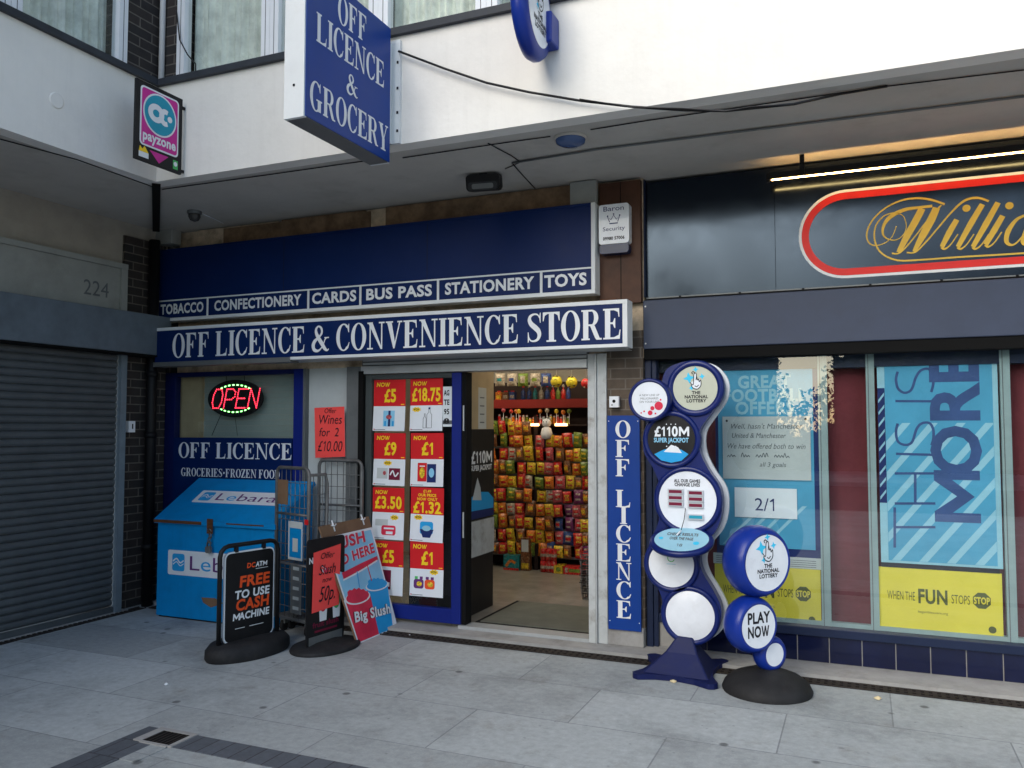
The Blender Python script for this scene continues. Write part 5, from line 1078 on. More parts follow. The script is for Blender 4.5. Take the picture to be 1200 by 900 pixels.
    if art == 'juice':
        for u, m1, m2 in ((.27, 'print_purple', 'print_green'), (.60, 'print_orange', 'print_purple')): g.prism(fpz, rrect(U(u-.15), U(u+.15), V(.28), V(.62), .02), .001, .0013, m1); g.disc(fpz, U(u+.02), V(.45), w*.08, .0017, 'pack_yellow', rb=H*.09); R_(u-.12, u-.03, .62, .72, m2 if u < .5 else 'print_purple'); R_(u+.03, u+.12, .62, .72, 'print_purple')
        star(.72, .9)
    ctr = fpz.pt((a0+a1)/2, (b0+b1)/2, 0); an = RP.uniform(-.011, .011); m3 = Matrix.Rotation(an, 3, fpz.n); dz = RP.uniform(-.003, .003)
    g.v = [ctr + m3 @ (v-ctr) + fpz.u*dz - Vector((0, 1, 0))*(.012*max(0, (bm-v.z)/max(bm-b0, .01))*cu) for v in g.v for cu in (1,)]
    single(g, 'price_poster', lab, 'price poster', 'red and white price posters in the glazed sidelight')
price(438, 445, 476, 475, 505, 0, '£5', 'cans', 'price poster at £5 with blue drink cans, top left by the doorway')
price(481, 443.5, 475, 519, 505, 0, '£18.75', 'bottle', 'price poster at £18.75 with a clear spirit bottle, top right')
price(438, 507.5, 538, 475, 569, 0, '£9', 'multipack', 'price poster at £9 with a maroon multipack, under the blue cans')
price(481.5, 507.5, 538, 520, 570, 0, '£1', 'crisps', 'price poster at £1 with a red and a navy packet')
price(437, 571.5, 600.5, 474, 632, 0, '£3.50', 'tin', 'price poster at £3.50 with a red tin, third down on the left')
price(481.5, 571.5, 603, 520, 635, 0, '£1.32', 'rolls', 'price poster at £1.32 with a blue pack, third down on the right', small=1)
price(436.5, 634, 664, 473, 697, 0, '£5', 'box', 'price poster at £5 with a maroon box, half hidden by the slush board')
price(481, 635, 667, 520, 699, 0, '£1', 'juice', 'price poster at £1 with purple and orange juice jars, lowest right')
g = MB(); f = front(DY+.012); a0, a1, b0, b1 = f.box(519, 453, 530, 500); g.box(f, a0, a1, b0, b1, -.002, 0, 'paper')
for i in range(4): g.text(f, ['AG', 'TE', '95', '8'][i], a0+.01, b1-.07-.075*i, .04, 'ink', bold=1, w=.05)
g.rect(f, a0, a1, b0+.02, b0+.05, .001, 'ink_grey')
single(g, 'side_notice', 'narrow white notice half behind the £18.75 price poster', 'notice')

# ================================================================== THINGS ON THE PAVEMENT
# ---- blue storage chest against the window board
CY0, CY1, CX0, CX1 = 5.33, 5.815, -5.53, -4.30
CH2 = thing('storage_chest', 'bright blue steel chest with a sloping padlocked lid below the shop window', 'chest', (-4.78, 5.57, 0))
g = MB(); f = front(CY0); g.wbox(CX0, CX1, CY0, CY1, .012, .80, 'chest_blue')
def lebara(m, fr, a0, b0, w, h, tilt=0):
    m.prism(fr, rrect(a0, a0+w, b0, b0+h, h*.08, 3), .0006, .0012, 'letter_white'); m.prism(fr, rrect(a0+w*.05, a0+w*.19, b0+h*.16, b0+h*.86, h*.1, 3), .0014, .0018, 'print_sky')
    m.stroke(fr, [(a0+w*.06, b0+h*.55), (a0+w*.10, b0+h*.66), (a0+w*.14, b0+h*.5), (a0+w*.18, b0+h*.6)], h*.06, .0022, 'letter_white'); m.stroke(fr, [(a0+w*.06, b0+h*.42), (a0+w*.10, b0+h*.53), (a0+w*.14, b0+h*.38), (a0+w*.18, b0+h*.47)], h*.04, .0024, 'letter_white')
    x = a0+w*.23; tot = sum(GLY[(ch, 0)][2] for ch in 'Lebara')
    for i, ch in enumerate('Lebara'): x += m.text(fr, ch, x, b0+h*.24, h*.56, 'print_sky' if ch == 'e' else 'print_purple', c=.0018, w=w*.73*GLY[(ch, 0)][2]/tot)
a0, a1, b0, b1 = f.box(197, 644, 240, 672); lebara(g, f, a0, b1-.215, .96, .205)
g.flat(f, [f.px(*p) for p in ((236, 700), (252, 701), (262, 707), (247, 712), (238, 706))], .0008, 'card_brown')
g.box(f, CX0+.02, CX1-.02, .0, .0118, -.4, -.01, 'black_gap'); g.build('body', CH2, bevel=.006)
g = MB(); ln = Vector((0, CY1-CY0+.02, 1.135-.822)); fl_ = Fr((CX0-.02, CY0-.02, .822), (1, 0, 0), ln); L_ = ln.length
g.box(fl_, 0, CX1-CX0+.04, 0, L_, -.035, 0, 'chest_blue'); g.prism(side(CX0), [(CY0, .8005), (CY1, .8005), (CY1, 1.09), (CY0+.02, .82)], 0, .02, 'chest_blue'); g.prism(side(CX1-.02), [(CY0, .8005), (CY1, .8005), (CY1, 1.09), (CY0+.02, .82)], 0, .02, 'chest_blue')
fle = front(CY0-.022); g.box(Fr((CX0-.02, CY0-.02, .787), (1, 0, 0)), 0, CX1-CX0+.04, 0, .035, -.02, .004, 'chest_blue'); g.box(Fr((CX0-.02, CY0-.0242, .787), (1, 0, 0)), -.002, .52, .004, .030, 0, .0015, 'rust'); g.box(Fr((CX0-.02, CY0-.0242, .787), (1, 0, 0)), .78, 1.16, .02, .031, 0, .0013, 'rust')
q = fl_.px(221, 589); lebara(g, fl_, q[0]+.02, q[1]+.01, .90, .17)
g.build('lid', CH2, bevel=.004)
g = MB(); a, b = f.px(249, 612); g.box(front(CY0-.026), a-.03, a+.03, b-.09, b+.03, 0, .006, 'rust'); 
for i in range(4): g.tube([Vector(f.pt(a+.008*math.sin(i*2)+.018*math.cos(t), b-.07-.035*i+.02*math.sin(t), .03+.008*math.sin(t+i))) for t in [k*.7854 for k in range(8)]], .005, 'galv', 6, closed=True)
g.prism(front(CY0-.028), rrect(a-.028, a+.028, b-.245, b-.19, .015, 3), 0, .022, 'galv'); g.tube([f.pt(a-.016, b-.195, .04), f.pt(a-.016, b-.165, .04), f.pt(a, b-.15, .04), f.pt(a+.016, b-.165, .04), f.pt(a+.016, b-.195, .04)], .005, 'galv', 6); g.build('padlock', CH2)
# ---- roll cages
def roll_cage(name, lab, P0, P1, H, depth, label_white, mirror=1):
    P0, P1 = Vector(P0), Vector(P1); u = (P1-P0).normalized(); fr = Fr(P0, u); W_ = (P1-P0).length; n = -fr.n
    root = thing(name, lab, 'cage trolley', tuple((P0+P1)/2), 'folded wire roll cages beside the chest')
    g = MB(); rr = .05
    pth = [(0, .12), (0, H-rr)] + [(rr-rr*math.cos(R(t)), H-rr+rr*math.sin(R(t))) for t in (22, 45, 68, 90)] + [(W_-rr+rr*math.sin(R(t)), H-rr+rr*math.cos(R(t))) for t in (0, 22, 45, 68)] + [(W_, H-rr), (W_, .12), (0, .12)]
    g.tube([fr.pt(*p) for p in pth], .014, 'galv', 8)
    for b in (H*.42, H*.72): g.tube([fr.pt(0, b), fr.pt(W_, b)], .010, 'galv', 6)
    g.build('end_frame', root)
    g = MB()
    for i in range(1, 7): g.tube([fr.pt(W_*i/7, .12, -.004), fr.pt(W_*i/7, H-.01, -.004)], .0032, 'galv', 5)
    for i in range(1, 12): g.tube([fr.pt(0, .12+(H-.14)*i/12, .004), fr.pt(W_, .12+(H-.14)*i/12, .004)], .0028, 'galv', 5)
    g.build('wire_panel', root)
    g = MB(); q = [fr.pt(W_, z) for z in (.12, H-.12)]; e = n*depth
    g.tube([q[0]+e*.02, q[1]+e*.02, q[1]+e*.06+Vector((0, 0, .07)), q[1]+e*.9+Vector((0, 0, .07)), q[1]+e, q[0]+e, q[0]], .013, 'galv', 8)
    for t in (.25, .5, .75): g.tube([q[0]+e*t, q[1]+e*t+Vector((0, 0, .07))], .0032, 'galv', 5)
    for i in range(1, 9): z = .12+(H-.2)*i/9; g.tube([fr.pt(W_, z), fr.pt(W_, z)+e], .0028, 'galv', 5)
    g.build('side_frame', root)
    g = MB(); base = Fr(fr.pt(0, .12), u, n); g.box(base, 0, W_, 0, depth, -.012, .012, 'alu_dark'); 
    for i in range(6): g.box(base, 0.02, W_-.02, depth*(i+.2)/6, depth*(i+.55)/6, .0122, .016, 'galv')
    g.build('deck', root)
    g = MB(); sh = Fr(fr.pt(0, H*.42), u, n); 
    g.tube([sh.pt(.01, .01), sh.pt(W_-.01, .01), sh.pt(W_-.01, depth), sh.pt(.01, depth)], .008, 'galv', 6, closed=True)
    for i in range(1, 8): g.tube([sh.pt(W_*i/8, .01), sh.pt(W_*i/8, depth)], .003, 'galv', 5)
    g.build('wire_shelf', root)
    for a, d_ in ((.05, .05), (W_-.05, .05), (.05, depth-.05), (W_-.05, depth-.05)):
        p = base.pt(a, d_, 0); w = MB(); w.lathe(Fr(p+Vector((-.012, 0, -.075)), (0, 1, 0), (0, 0, 1)), 0, 0, [(.02, 0), (.045, .002), (.045, .022), (.02, .024)], 'rubber', 18); w.box(Fr(p, (1, 0, 0)), -.022, .022, -.06, -.013, -.02, .02, 'alu_dark'); w.build('castor', root)
    if label_white:
        g = MB(); g.box(fr, W_*.42, W_*.86, H*.45, H*.68, .005, .009, 'chest_blue'); g.strip(fr, [(W_*.42, H*.45), (W_*.86, H*.45), (W_*.86, H*.68), (W_*.42, H*.68), (W_*.42, H*.45)], [(W_*.46, H*.465), (W_*.82, H*.465), (W_*.82, H*.64), (W_*.46, H*.64), (W_*.46, H*.465)], .010, 'paper_dim'); g.rect(fr, W_*.56, W_*.72, H*.50, H*.58, .011, 'paper_dim')
        g.box(fr, W_*.5, W_*.84, .17, H*.42, .005, .008, 'alu_dark'); [g.box(fr, W_*.58, W_*.76, .20+.075*i, .225+.075*i, .0082, .009, 'paper_dim') for i in range(5)]; g.build('placard', root)
        g = MB(); g.box(fr, W_*.06, W_*.38, H*.775, H*.925, .005, .010, 'card_brown'); g.build('tag', root)
        g = MB(); g.box(fr, W_-.02, W_+.02, H*.67, H*.70, .0145, .022, 'price_red'); g.build('clip', root)
    return root
roll_cage('roll_cage', 'galvanised wire roll cage with a brown tag and placard beside the blue chest', (-4.285, 5.33, 0), (-3.885, 5.205, 0), 1.28, .17, True)
roll_cage('roll_cage', 'galvanised wire roll cage behind the slush board, against the pale panel', (front(5.785).px(373, 640)[0], 5.785, 0), (front(5.785).px(423, 640)[0], 5.785, 0), 1.32, .012, False)
# ---- cash machine swing board
P0, P1 = ground(250, 775), ground(327, 756); P0.z = P1.z = 0
# the two feet stand on a rubber base about 0.5 m long
u = Vector((.60, .80, 0)); u = (ground(322, 757)-ground(262, 773)).normalized(); mid = (ground(256, 775)+ground(324, 757))/2; mid.z = 0
CB = thing('cash_board', 'black swing pavement board for a free cash machine on a rubber base', 'pavement sign', tuple(mid))
fcb = Fr(mid, u); hw = .30
e0 = fcb.px(257, 700)[0]; e1 = fcb.px(325, 700)[0]; top = fcb.px(290, 637)[1]; zb = fcb.px(258, 775)[1]
g = MB(); r = .07
pth = [(e0, .04), (e0, top-r)] + [(e0+r-r*math.cos(R(t)), top-r+r*math.sin(R(t))) for t in (30, 60, 90)] + [(e1-r+r*math.sin(R(t)), top-r+r*math.cos(R(t))) for t in (0, 30, 60)] + [(e1, top-r), (e1, .04)]
g.tube([fcb.pt(*p) for p in pth], .016, 'black_plastic', 10); 
for a in (e0+.13, e1-.13): g.box(fcb, a-.012, a+.012, top-.05, top-.012, -.01, .012, 'ink')
g.build('frame', CB)
g = MB(); a0, a1, b0, b1 = e0+.035, e1-.035, .10, top-.045; g.prism(fcb, rrect(a0, a1, b0, b1, .045), -.01, .004, 'letter_white'); g.prism(fcb, rrect(a0+.010, a1-.010, b0+.010, b1-.010, .04), .0042, .006, 'black_plastic')
w = a1-a0; h = b1-b0; am = (a0+a1)/2; RX = a1-w*.10
g.text(fcb, 'DC', RX-w*.30, b1-h*.20, h*.052, 'print_orange', bold=1, c=.007, align='R', shear=.1); g.text(fcb, 'ATM', RX-w*.29, b1-h*.20, h*.052, 'letter_white', bold=1, c=.007, w=w*.22, shear=.1); g.rect(fcb, RX-w*.29, RX-w*.04, b1-h*.225, b1-h*.22, .007, 'letter_white')
for st, y, hh, ww, m in (('FREE', .40, .115, .62, 'print_orange'), ('TO USE', .525, .085, .70, 'letter_white'), ('CASH', .655, .115, .68, 'print_orange'), ('MACHINE', .76, .075, .74, 'letter_white')): g.text(fcb, st, RX, b1-h*y, h*hh, m, bold=1, w=w*ww, align='R', c=.007, shear=.08)
g.rect(fcb, am-.12, am-.04, b0+h*.145, b0+h*.152, .007, 'letter_white'); g.rect(fcb, am-.0, am+.12, b0+h*.145, b0+h*.152, .007, 'letter_white')
g.build('panel', CB)
g = MB(); q = 28; am = (e0+e1)/2; fbs2 = Fr(fcb.pt(am, 0), u, Vector((-u.y, u.x, 0)))
g.lathe(fbs2, 0, 0, [(.30, 0), (.312, .02), (.31, .07), (.28, .105), (.12, .115)], 'rubber', 40, sx=1.06, sy=.62)
g.build('base', CB)
# ---- slush swing board with pink paper
u = (ground(402, 752)-ground(357, 767)).normalized(); u.z = 0; u.normalize(); mid = (ground(402, 752)+ground(357, 767))/2; mid.z = 0
SB = thing('drinks_board', 'black pavement board with a pink slush offer paper covering its front', 'pavement sign', tuple(mid)); fsb = Fr(mid, u)
c = [fsb.px(*p) for p in ((357, 767), (403, 752), (404, 627), (363, 632))]; a0 = (c[0][0]+c[3][0])/2; a1 = (c[1][0]+c[2][0])/2; b1 = (c[2][1]+c[3][1])/2; b0 = .035; w = a1-a0; h = b1-b0
g = MB(); g.prism(fsb, rrect(a0, a1, b0, b1, .03), -.014, .0, 'black_plastic'); g.rect(fsb, a0+.02, a1-.02, b0+.005, b0+h*.09, .0008, 'alu_dark')
for x, m in ((.42, 'print_crimson'), (.78, 'print_green')):
    ca, cb = a0+w*x, b0+h*.40; g.flat(fsb, [(ca-w*.12, cb+.02), (ca+w*.12, cb+.02), (ca+w*.09, cb-.14), (ca-w*.09, cb-.14)], .0008, 'letter_white'); g.disc(fsb, ca, cb-.01, w*.10, .0012, m, rb=.065, n=20)
g.text(fsb, 'fruit slush', (a0+a1)/2, b0+h*.17, .035, 'print_maroon', bold=1, w=w*.7, align='C', c=.001); g.rect(fsb, a0+w*.2, a1-w*.2, b0+h*.12, b0+h*.14, .001, 'print_maroon')
g.text(fsb, 'NEW', a0+.012, b1-.17, .04, 'letter_white', bold=1, c=.001)
g.build('panel', SB)
g = MB(); g.lathe(Fr(fsb.pt((a0+a1)/2, 0), u, Vector((-u.y, u.x, 0))), 0, 0, [(.285, 0), (.29, .012), (.278, .028), (.12, .05), (.10, .054)], 'rubber', 40, sx=1, sy=.75); g.box(fsb, (a0+a1)/2-w*.4, (a0+a1)/2+w*.4, .04, .058, -.03, .0-.016, 'black_plastic'); g.build('base', SB)
g = MB(); q = [fsb.px(*p) for p in ((367, 648), (399, 637), (396, 708), (364, 719))]
vs = [fsb.pt(*p, .004+.006*(i in (2, 3))) for i, p in enumerate(q)]; g.add(vs, [(3, 2, 1, 0)], 'pink_paper')
am = (q[0][0]+q[2][0])/2; bt = (q[0][1]+q[1][1])/2; ww = q[1][0]-q[0][0]; hh = bt-(q[2][1]+q[3][1])/2
for st, y, s, wf in (('Offer', .16, .10, .5), ('Slush', .42, .16, .62), ('now', .55, .08, .35), ('50p.', .86, .24, .62)): hand(g, fsb, st, am, bt-hh*y, hh*s, ww*wf, .0125, shear=.25)
single(g, 'slush_offer', 'bright pink handwritten slush offer stuck on the black pavement board', 'notice')
# ---- slush cardboard leaning on the cage
B0 = Vector((-3.454, 5.20, .0)); B1 = Vector((-3.45, 5.78, .0)); T0 = Vector((-3.70, 5.1, .876))
fsl = Fr(B0, B1-B0, T0-B0-(B1-B0).normalized()*(T0-B0).dot((B1-B0).normalized()))
c = [fsl.px(*p) for p in ((419, 755), (466, 735), (432, 605), (374, 617))]
SL = thing('slush_poster_board', 'cardboard slush poster with red and blue cups leaning against the roll cage', 'poster board', tuple(B0))
mtop = lambda t, s: (c[0][0]*(1-t)*(1-s)+c[1][0]*t*(1-s)+c[2][0]*t*s+c[3][0]*(1-t)*s, c[0][1]*(1-t)*(1-s)+c[1][1]*t*(1-s)+c[2][1]*t*s+c[3][1]*(1-t)*s)
g = MB(); g.prism(fsl, [mtop(0, 0), mtop(1, 0), mtop(1, 1), mtop(0, 1)], -.012, 0, 'card_brown')
g.flat(fsl, [mtop(.02, .0), mtop(1, 0), mtop(1, .90), mtop(.02, .90)], .001, 'paper'); g.flat(fsl, [mtop(.05, .25), mtop(.97, .35), mtop(.97, .88), mtop(.05, .88)], .0014, 'print_sky_pale')
D_ = lambda pts: [mtop(*p) for p in pts]
ZS = lambda x, y: fsl.px(200+x*.29167, 586+y*.29167)
g.flat(fsl, [ZS(*q) for q in ((755, 572), (836, 538), (800, 378), (700, 402))], .0024, 'print_crimson'); g.flat(fsl, [ZS(*q) for q in ((830, 540), (893, 515), (870, 336), (786, 352))], .0018, 'print_sky')
def cup_top(x, y, rx, ry, an, mt, c_):
    for k, (q, mm) in enumerate(((1.0, 'letter_white'), (.90, mt))):
        P = [(x+rx*q*math.cos(t)*math.cos(an)-ry*q*math.sin(t)*math.sin(an), y+rx*q*math.cos(t)*math.sin(an)+ry*q*math.sin(t)*math.cos(an)-3*k) for t in [i*.19635 for i in range(32)]]
        g.flat(fsl, [ZS(*p) for p in P], c_+.0004*k, mm)
    P = [(x-rx*.8+rx*1.6*i/9, y-ry*(.75+.5*math.sin(i*.35))*(1 if i % 2 else .8)-6) for i in range(10)] + [(x+rx*.7, y+ry*.3), (x-rx*.7, y+ry*.5)]
    g.flat(fsl, [ZS(*p) for p in P], c_+.0008, mt)
cup_top(750, 392, 52, 27, -.25, 'print_crimson', .0028); cup_top(828, 344, 46, 21, -.2, 'print_sky', .0022)
g.stroke(fsl, [ZS(757, 352), ZS(747, 286)], .010, .0044, 'print_sky'); g.stroke(fsl, [ZS(806, 325), ZS(787, 258)], .010, .0040, 'price_red')
g.stroke(fsl, [ZS(*q) for q in ((690, 306), (720, 291), (770, 264), (830, 232))], [.05, .05, .045, .03], .0034, 'print_crimson')
g.stroke(fsl, [ZS(*q) for q in ((692, 322), (720, 308), (770, 280), (828, 243))], .012, .0036, 'letter_white')
def txt(st, s_, e_, h, mm, c_):
    q0, q1 = ZS(*s_), ZS(*e_); an = math.atan2(q1[1]-q0[1], q1[0]-q0[0]); g.text(fsl, st, q0[0], q0[1], h, mm, bold=1, w=math.hypot(q1[0]-q0[0], q1[1]-q0[1]), rot=an, c=c_, shear=.1)
hk = abs(ZS(750, 200)[1]-ZS(750, 240)[1])
for dx, mm, c_ in ((-3, 'letter_white', .0040), (0, 'print_crimson', .0046)):
    txt('SLUSH', (618+dx, 215), (785+dx, 165), hk*1.1, mm, c_); txt('SOLD HERE', (612+dx, 292), (820+dx, 208), hk*.95, mm, c_)
for dx, mm, c_ in ((-3, 'ink', .0050), (0, 'letter_white', .0056)): txt('Big Slush', (738+dx, 492), (884+dx, 452), hk*.95, mm, c_)
g.flat(fsl, [ZS(*q) for q in ((694, 404), (700, 402), (754, 572), (750, 572))], .0021, 'paper')
g.build('board', SL)
for t in (.25, .85):
    g = MB(); p = fsl.pt(*mtop(t, .975), .004); g.tube([p+Vector((-.02, 0, .045)), p, p+Vector((.012, 0, -.035))], .006, 'letter_white', 6); g.tube([p+Vector((0, -.03, .012)), p+Vector((.006, 0, .004)), p+Vector((0, .03, .016))], .006, 'letter_white', 6); g.build('string_tie', SL)

# ---- the tall lottery stand
LY = 5.42; fL = front(LY)
LO = thing('lottery_stand', 'tall wavy navy lottery play stand with round panels on a splayed base', 'lottery stand', (-1.12, 5.48, 0))
def disc_px(x, y, rp): a, b = fL.px(x, y); k = abs(fL.px(x, y+20)[1]-fL.px(x, y-20)[1])/40; return a, b, rp*k
out = [(800, 424), (782, 432), (776, 450), (783, 478), (776, 492), (758, 505), (754, 528), (766, 550), (773, 570), (770, 590), (772, 610), (764, 630), (757, 650), (758, 672), (770, 688), (776, 704), (778, 730), (790, 748), (808, 754), (830, 748), (843, 732), (845, 712), (836, 692), (824, 672), (820, 655), (826, 638), (840, 620), (846, 598), (844, 572), (830, 550), (820, 528), (820, 505), (832, 486), (845, 466), (846, 445), (834, 429), (818, 423)]
base = spline([fL.px(*p) for p in out] + [fL.px(*out[0])], [0]*(len(out)+1), 4)[0][:-1]
g = MB(); g.prism(fL, base, -.085, 0, 'lotto_blue'); g.build('body', LO, bevel=.012)
g = MB(); g.prism(fL, [(a+.03, b-.004) for a, b in base], -.115, -.0855, 'silver'); g.build('back_plate', LO, bevel=.004)
def puck(name, x, y, ro, ri, m, c0=0.0, dome=.008):
    a, b, r1 = disc_px(x, y, ro); _, _, r0 = disc_px(x, y, ri); p = MB()
    p.lathe(fL, a, b, [(r1, -.05), (r1, c0+.010), (r1-.008, c0+.022), (r0+.004, c0+.022), (r0, c0+.012)], 'lotto_blue', 48); rim = p.build(name, LO); q = MB(); q.lathe(fL, a, b, [(r0-.001, c0+.0125), (r0*.7, c0+.0125+dome*.7), (r0*.3, c0+.0125+dome)], m, 48); return rim, q, a, b, r0
rim, q, a, b, r = puck('round_panel', 815, 455, 33, 26, 'lotto_cream', dome=.001); lottery_logo(q, fL, a, b+.03, .23, lay=.0142); q.build('face', rim)
rim, q, a, b, r = puck('round_panel', 764, 469, 25, 21, 'lotto_white', .06, dome=.001)
for i, s in enumerate(('A NEW LINE UP', 'MILLIONAIRES', 'ON YOUR LINE')): q.text(fL, s, a, b+.025-.022*i, .013, 'ink_grey', align='C', c=.0742, rot=0)
for dx, dy, rr in ((.062, -.04, .028), (.02, -.055, .014), (.005, -.085, .016), (-.035, -.075, .006), (.04, -.09, .006), (.075, -.0, .006), (-.055, -.085, .005)): q.disc(fL, a+dx, b+dy, rr, .0745, 'print_crimson', n=18)
q.build('face', rim); 
g = MB(); g.tube([fL.pt(a+r*.7, b-.02, .01), fL.pt(a+r*1.2, b-.02, -.03)], .02, 'lotto_blue'); g.build('arm', LO)
rim, q, a, b, r = puck('round_panel', 787, 515, 34, 28, 'black_plastic', dome=.001)
q.text(fL, '£110M', a, b+.022, .062, 'paper', bold=1, w=r*1.42, align='C', c=.0146); q.text(fL, 'SUPER JACKPOT', a, b-.018, .028, 'print_sky_pale', bold=1, w=r*1.46, align='C', c=.0146)
q.flat(fL, [(a+r*u_, b+r*v_) for u_, v_ in ((-.72, -.62), (-.3, -.42), (0.0, -.36), (.42, -.42), (.72, -.60), (.42, -.88), (0, -.97), (-.42, -.88))], .0148, 'print_sky'); q.flat(fL, [(a-.05, b-r*.52), (a+.0, b-r*.22), (a+.045, b-r*.32), (a+.07, b-r*.56)], .0150, 'paper')
for k in (-1, 0, 1): q.disc(fL, a+.03*k, b+.10, .004, .0146, 'paper', n=8); q.disc(fL, a+.03*k, b-.045, .004, .0146, 'paper', n=8)
q.build('face', rim)
rim, q, a, b, r = puck('round_panel', 806, 586, 40, 34, 'lotto_white', dome=.001)
q.text(fL, 'ALL OUR GAMES', a, b+.115, .020, 'ink', bold=1, w=.17, align='C', c=.0146); q.text(fL, 'CHANGE LIVES', a, b+.09, .020, 'ink', bold=1, w=.165, align='C', c=.0146); face = q.build('face', rim)
for i, (dx, dy) in enumerate(((-.075, .055), (-.075, .015), (-.075, -.025), (.055, .05), (.055, .01), (.055, -.03), (.055, -.105))):
    s = MB(); s.box(fL, a+dx-.05, a+dx+.05, b+dy-.017, b+dy+.017, .0142, .03, 'silver'); s.box(fL, a+dx-.042, a+dx+.042, b+dy-.010, b+dy+.010, .0302, .031, 'print_maroon' if i < 6 else 'print_teal'); s.build('ticket_slot', LO)
g = MB(); g.tube([fL.pt(a-.01, b-.05, .03), fL.pt(a-.015, b-.12, .05), fL.pt(a-.03, b-.19, .08)], .0025, 'ink', 5); g.tube([fL.pt(a-.03, b-.19, .08), fL.pt(a-.05, b-.215, .12)], .005, 'paper', 6); g.build('pen', LO)
rim, q, a, b, r = puck('round_panel', 787, 661, 33, 27, 'lotto_white', dome=.001); q.stroke(fL, ell(a+.0, b+.04, .022, .022, 60, 340, 14), .005, .0146, 'print_green'); q.rect(fL, a-.03, a+.03, b-.0, b+.004, .0146, 'poster_pale'); q.build('face', rim)
rim, q, a, b, r = puck('round_panel', 809, 721, 35, 29, 'lotto_white', dome=.022); q.build('face', rim)
g = MB(); a, b = fL.px(800, 632, .09); sh = Fr(fL.pt(a, b, .13), (1, 0, 0), (0, .9, .42)); rx = .205
g.lathe(sh, 0, 0, [(.17, -.045), (.198, -.03), (.205, -.01), (.198, .006), (.172, .006)], 'lotto_blue', 48, sx=1, sy=.80); shelf = g.build('writing_shelf', LO)
g = MB(); g.disc(sh, 0, 0, .172, .0072, 'poster_pale', rb=.138, n=48); g.text(sh, 'CHECK RESULTS', 0, .04, .03, 'ink_grey', bold=1, w=.2, align='C', c=.0085); g.text(sh, 'OVER THE PAGE', 0, -.01, .03, 'ink_grey', bold=1, w=.15, align='C', c=.0085); g.disc(sh, .10, -.04, .02, .0084, 'print_cyan', n=8); g.disc(sh, -.13, .0, .015, .0084, 'print_cyan', n=8); g.text(sh, '18', 0, -.085, .03, 'ink_grey', align='C', c=.0085); g.build('surface', shelf)
# splayed base
ctr = Vector((-1.10, 5.47, 0)); star = []
tips = [ground(744, 795), ground(836, 808), ground(850, 779), ground(763, 772)]
order = [tips[0], tips[1], tips[2], tips[3]]
for i, t in enumerate(order):
    nx_ = order[(i+1) % 4]; d = (t-ctr).normalized(); pd = Vector((-d.y, d.x, 0))
    star += [t-pd*.035, t+d*.012, t+pd*.035]; m_ = (t+nx_)/2; star += [t.lerp(m_, .45).lerp(ctr, .10), m_.lerp(ctr, .18), nx_.lerp(m_, .45).lerp(ctr, .10)]
fg = Fr((0, 0, 0), (1, 0, 0), (0, 1, 0)); pts2 = [(p.x, p.y) for p in star]
g = MB(); g.prism(fg, pts2, .002, .034, 'lotto_base'); g.build('foot_plate', LO, bevel=.012)
g = MB(); lo = [Vector((-1.325, 5.27, .034)), Vector((-.905, 5.25, .034)), Vector((-.93, 5.66, .034)), Vector((-1.30, 5.66, .034))]; hi = [Vector((-1.13, 5.40, .25)), Vector((-1.03, 5.40, .25)), Vector((-1.03, 5.50, .25)), Vector((-1.13, 5.50, .25))]
mdl = [l.lerp(h_, .55)*1 for l, h_ in zip(lo, hi)]; mdl = [Vector((m_.x*.85+(-1.085)*.15, m_.y*.85+5.45*.15, m_.z)) for m_ in mdl]
vs = lo+mdl+hi; g.add(vs, [(i, (i+1) % 4, 4+(i+1) % 4, 4+i) for i in range(4)] + [(4+i, 4+(i+1) % 4, 8+(i+1) % 4, 8+i) for i in range(4)] + [(8, 9, 10, 11)], 'lotto_base'); g.build('pedestal', LO, bevel=.01)
# ---- the smaller pavement lottery sign
PT = thing('lottery_pavement_sign', 'bubble shaped bright blue lottery sign saying play now on a domed rubber base', 'pavement sign', (-.57, 5.30, 0))
th = R(49); un = Vector((math.cos(th), math.sin(th), 0)); fP = Fr((-.59, 5.30, 0), un)
k = abs(fP.px(887, 640)[1]-fP.px(887, 670)[1])/30
def bubble(x, y, rp, wp, text=None, logo=False):
    a, b = fP.px(x, y); r = rp*k; w = wp*k; p = MB(); T = r*.46
    p.lathe(fP, a, b, [(w*.98, -T), (r*.86, -T*.92), (r*.97, -T*.5), (r, 0), (r*.97, T*.5), (r*.88, T*.88), (w*1.06, T), (w, T*.93)], 'lotto_bright', 56); o = p.build('bubble', PT)
    q = MB(); q.disc(fP, a, b, w, T*.95, 'lotto_white', n=48)
    if logo: lottery_logo(q, fP, a, b+.05, w*1.55, lay=T*.95+.001)
    if text:
        for i, s in enumerate(text): q.text(fP, s, a, b+.02-.082*i, .062, 'ink', bold=1, w=w*1.35, align='C', c=T*.95+.0012)
    q.build('face', o)
    q = MB(); q.disc(Fr(fP.pt(a, b), -fP.u, (0, 0, 1)), 0, 0, w*.99, T*1.0+.0005, 'lotto_white', n=48); q.build('face', o)
bubble(886, 657, 42, 32.5, logo=True); bubble(879, 731, 33, 25, text=('PLAY', 'NOW')); bubble(901.5, 765, 21, 13.5)
g = MB(); g.lathe(Fr((-.565, 5.30, 0), (1, 0, 0), (0, 1, 0)), 0, 0, [(.262, 0), (.266, .014), (.25, .05), (.20, .09), (.12, .12), (.06, .128)], 'rubber', 44); g.build('base', PT)
g = MB(); a, b = fP.px(901, 765); p = fP.pt(a, 0); g.tube([Vector((p.x, p.y, .10)), Vector((p.x-.01, p.y+.01, .165))], .045, 'lotto_bright', 16); g.build('stem', PT)
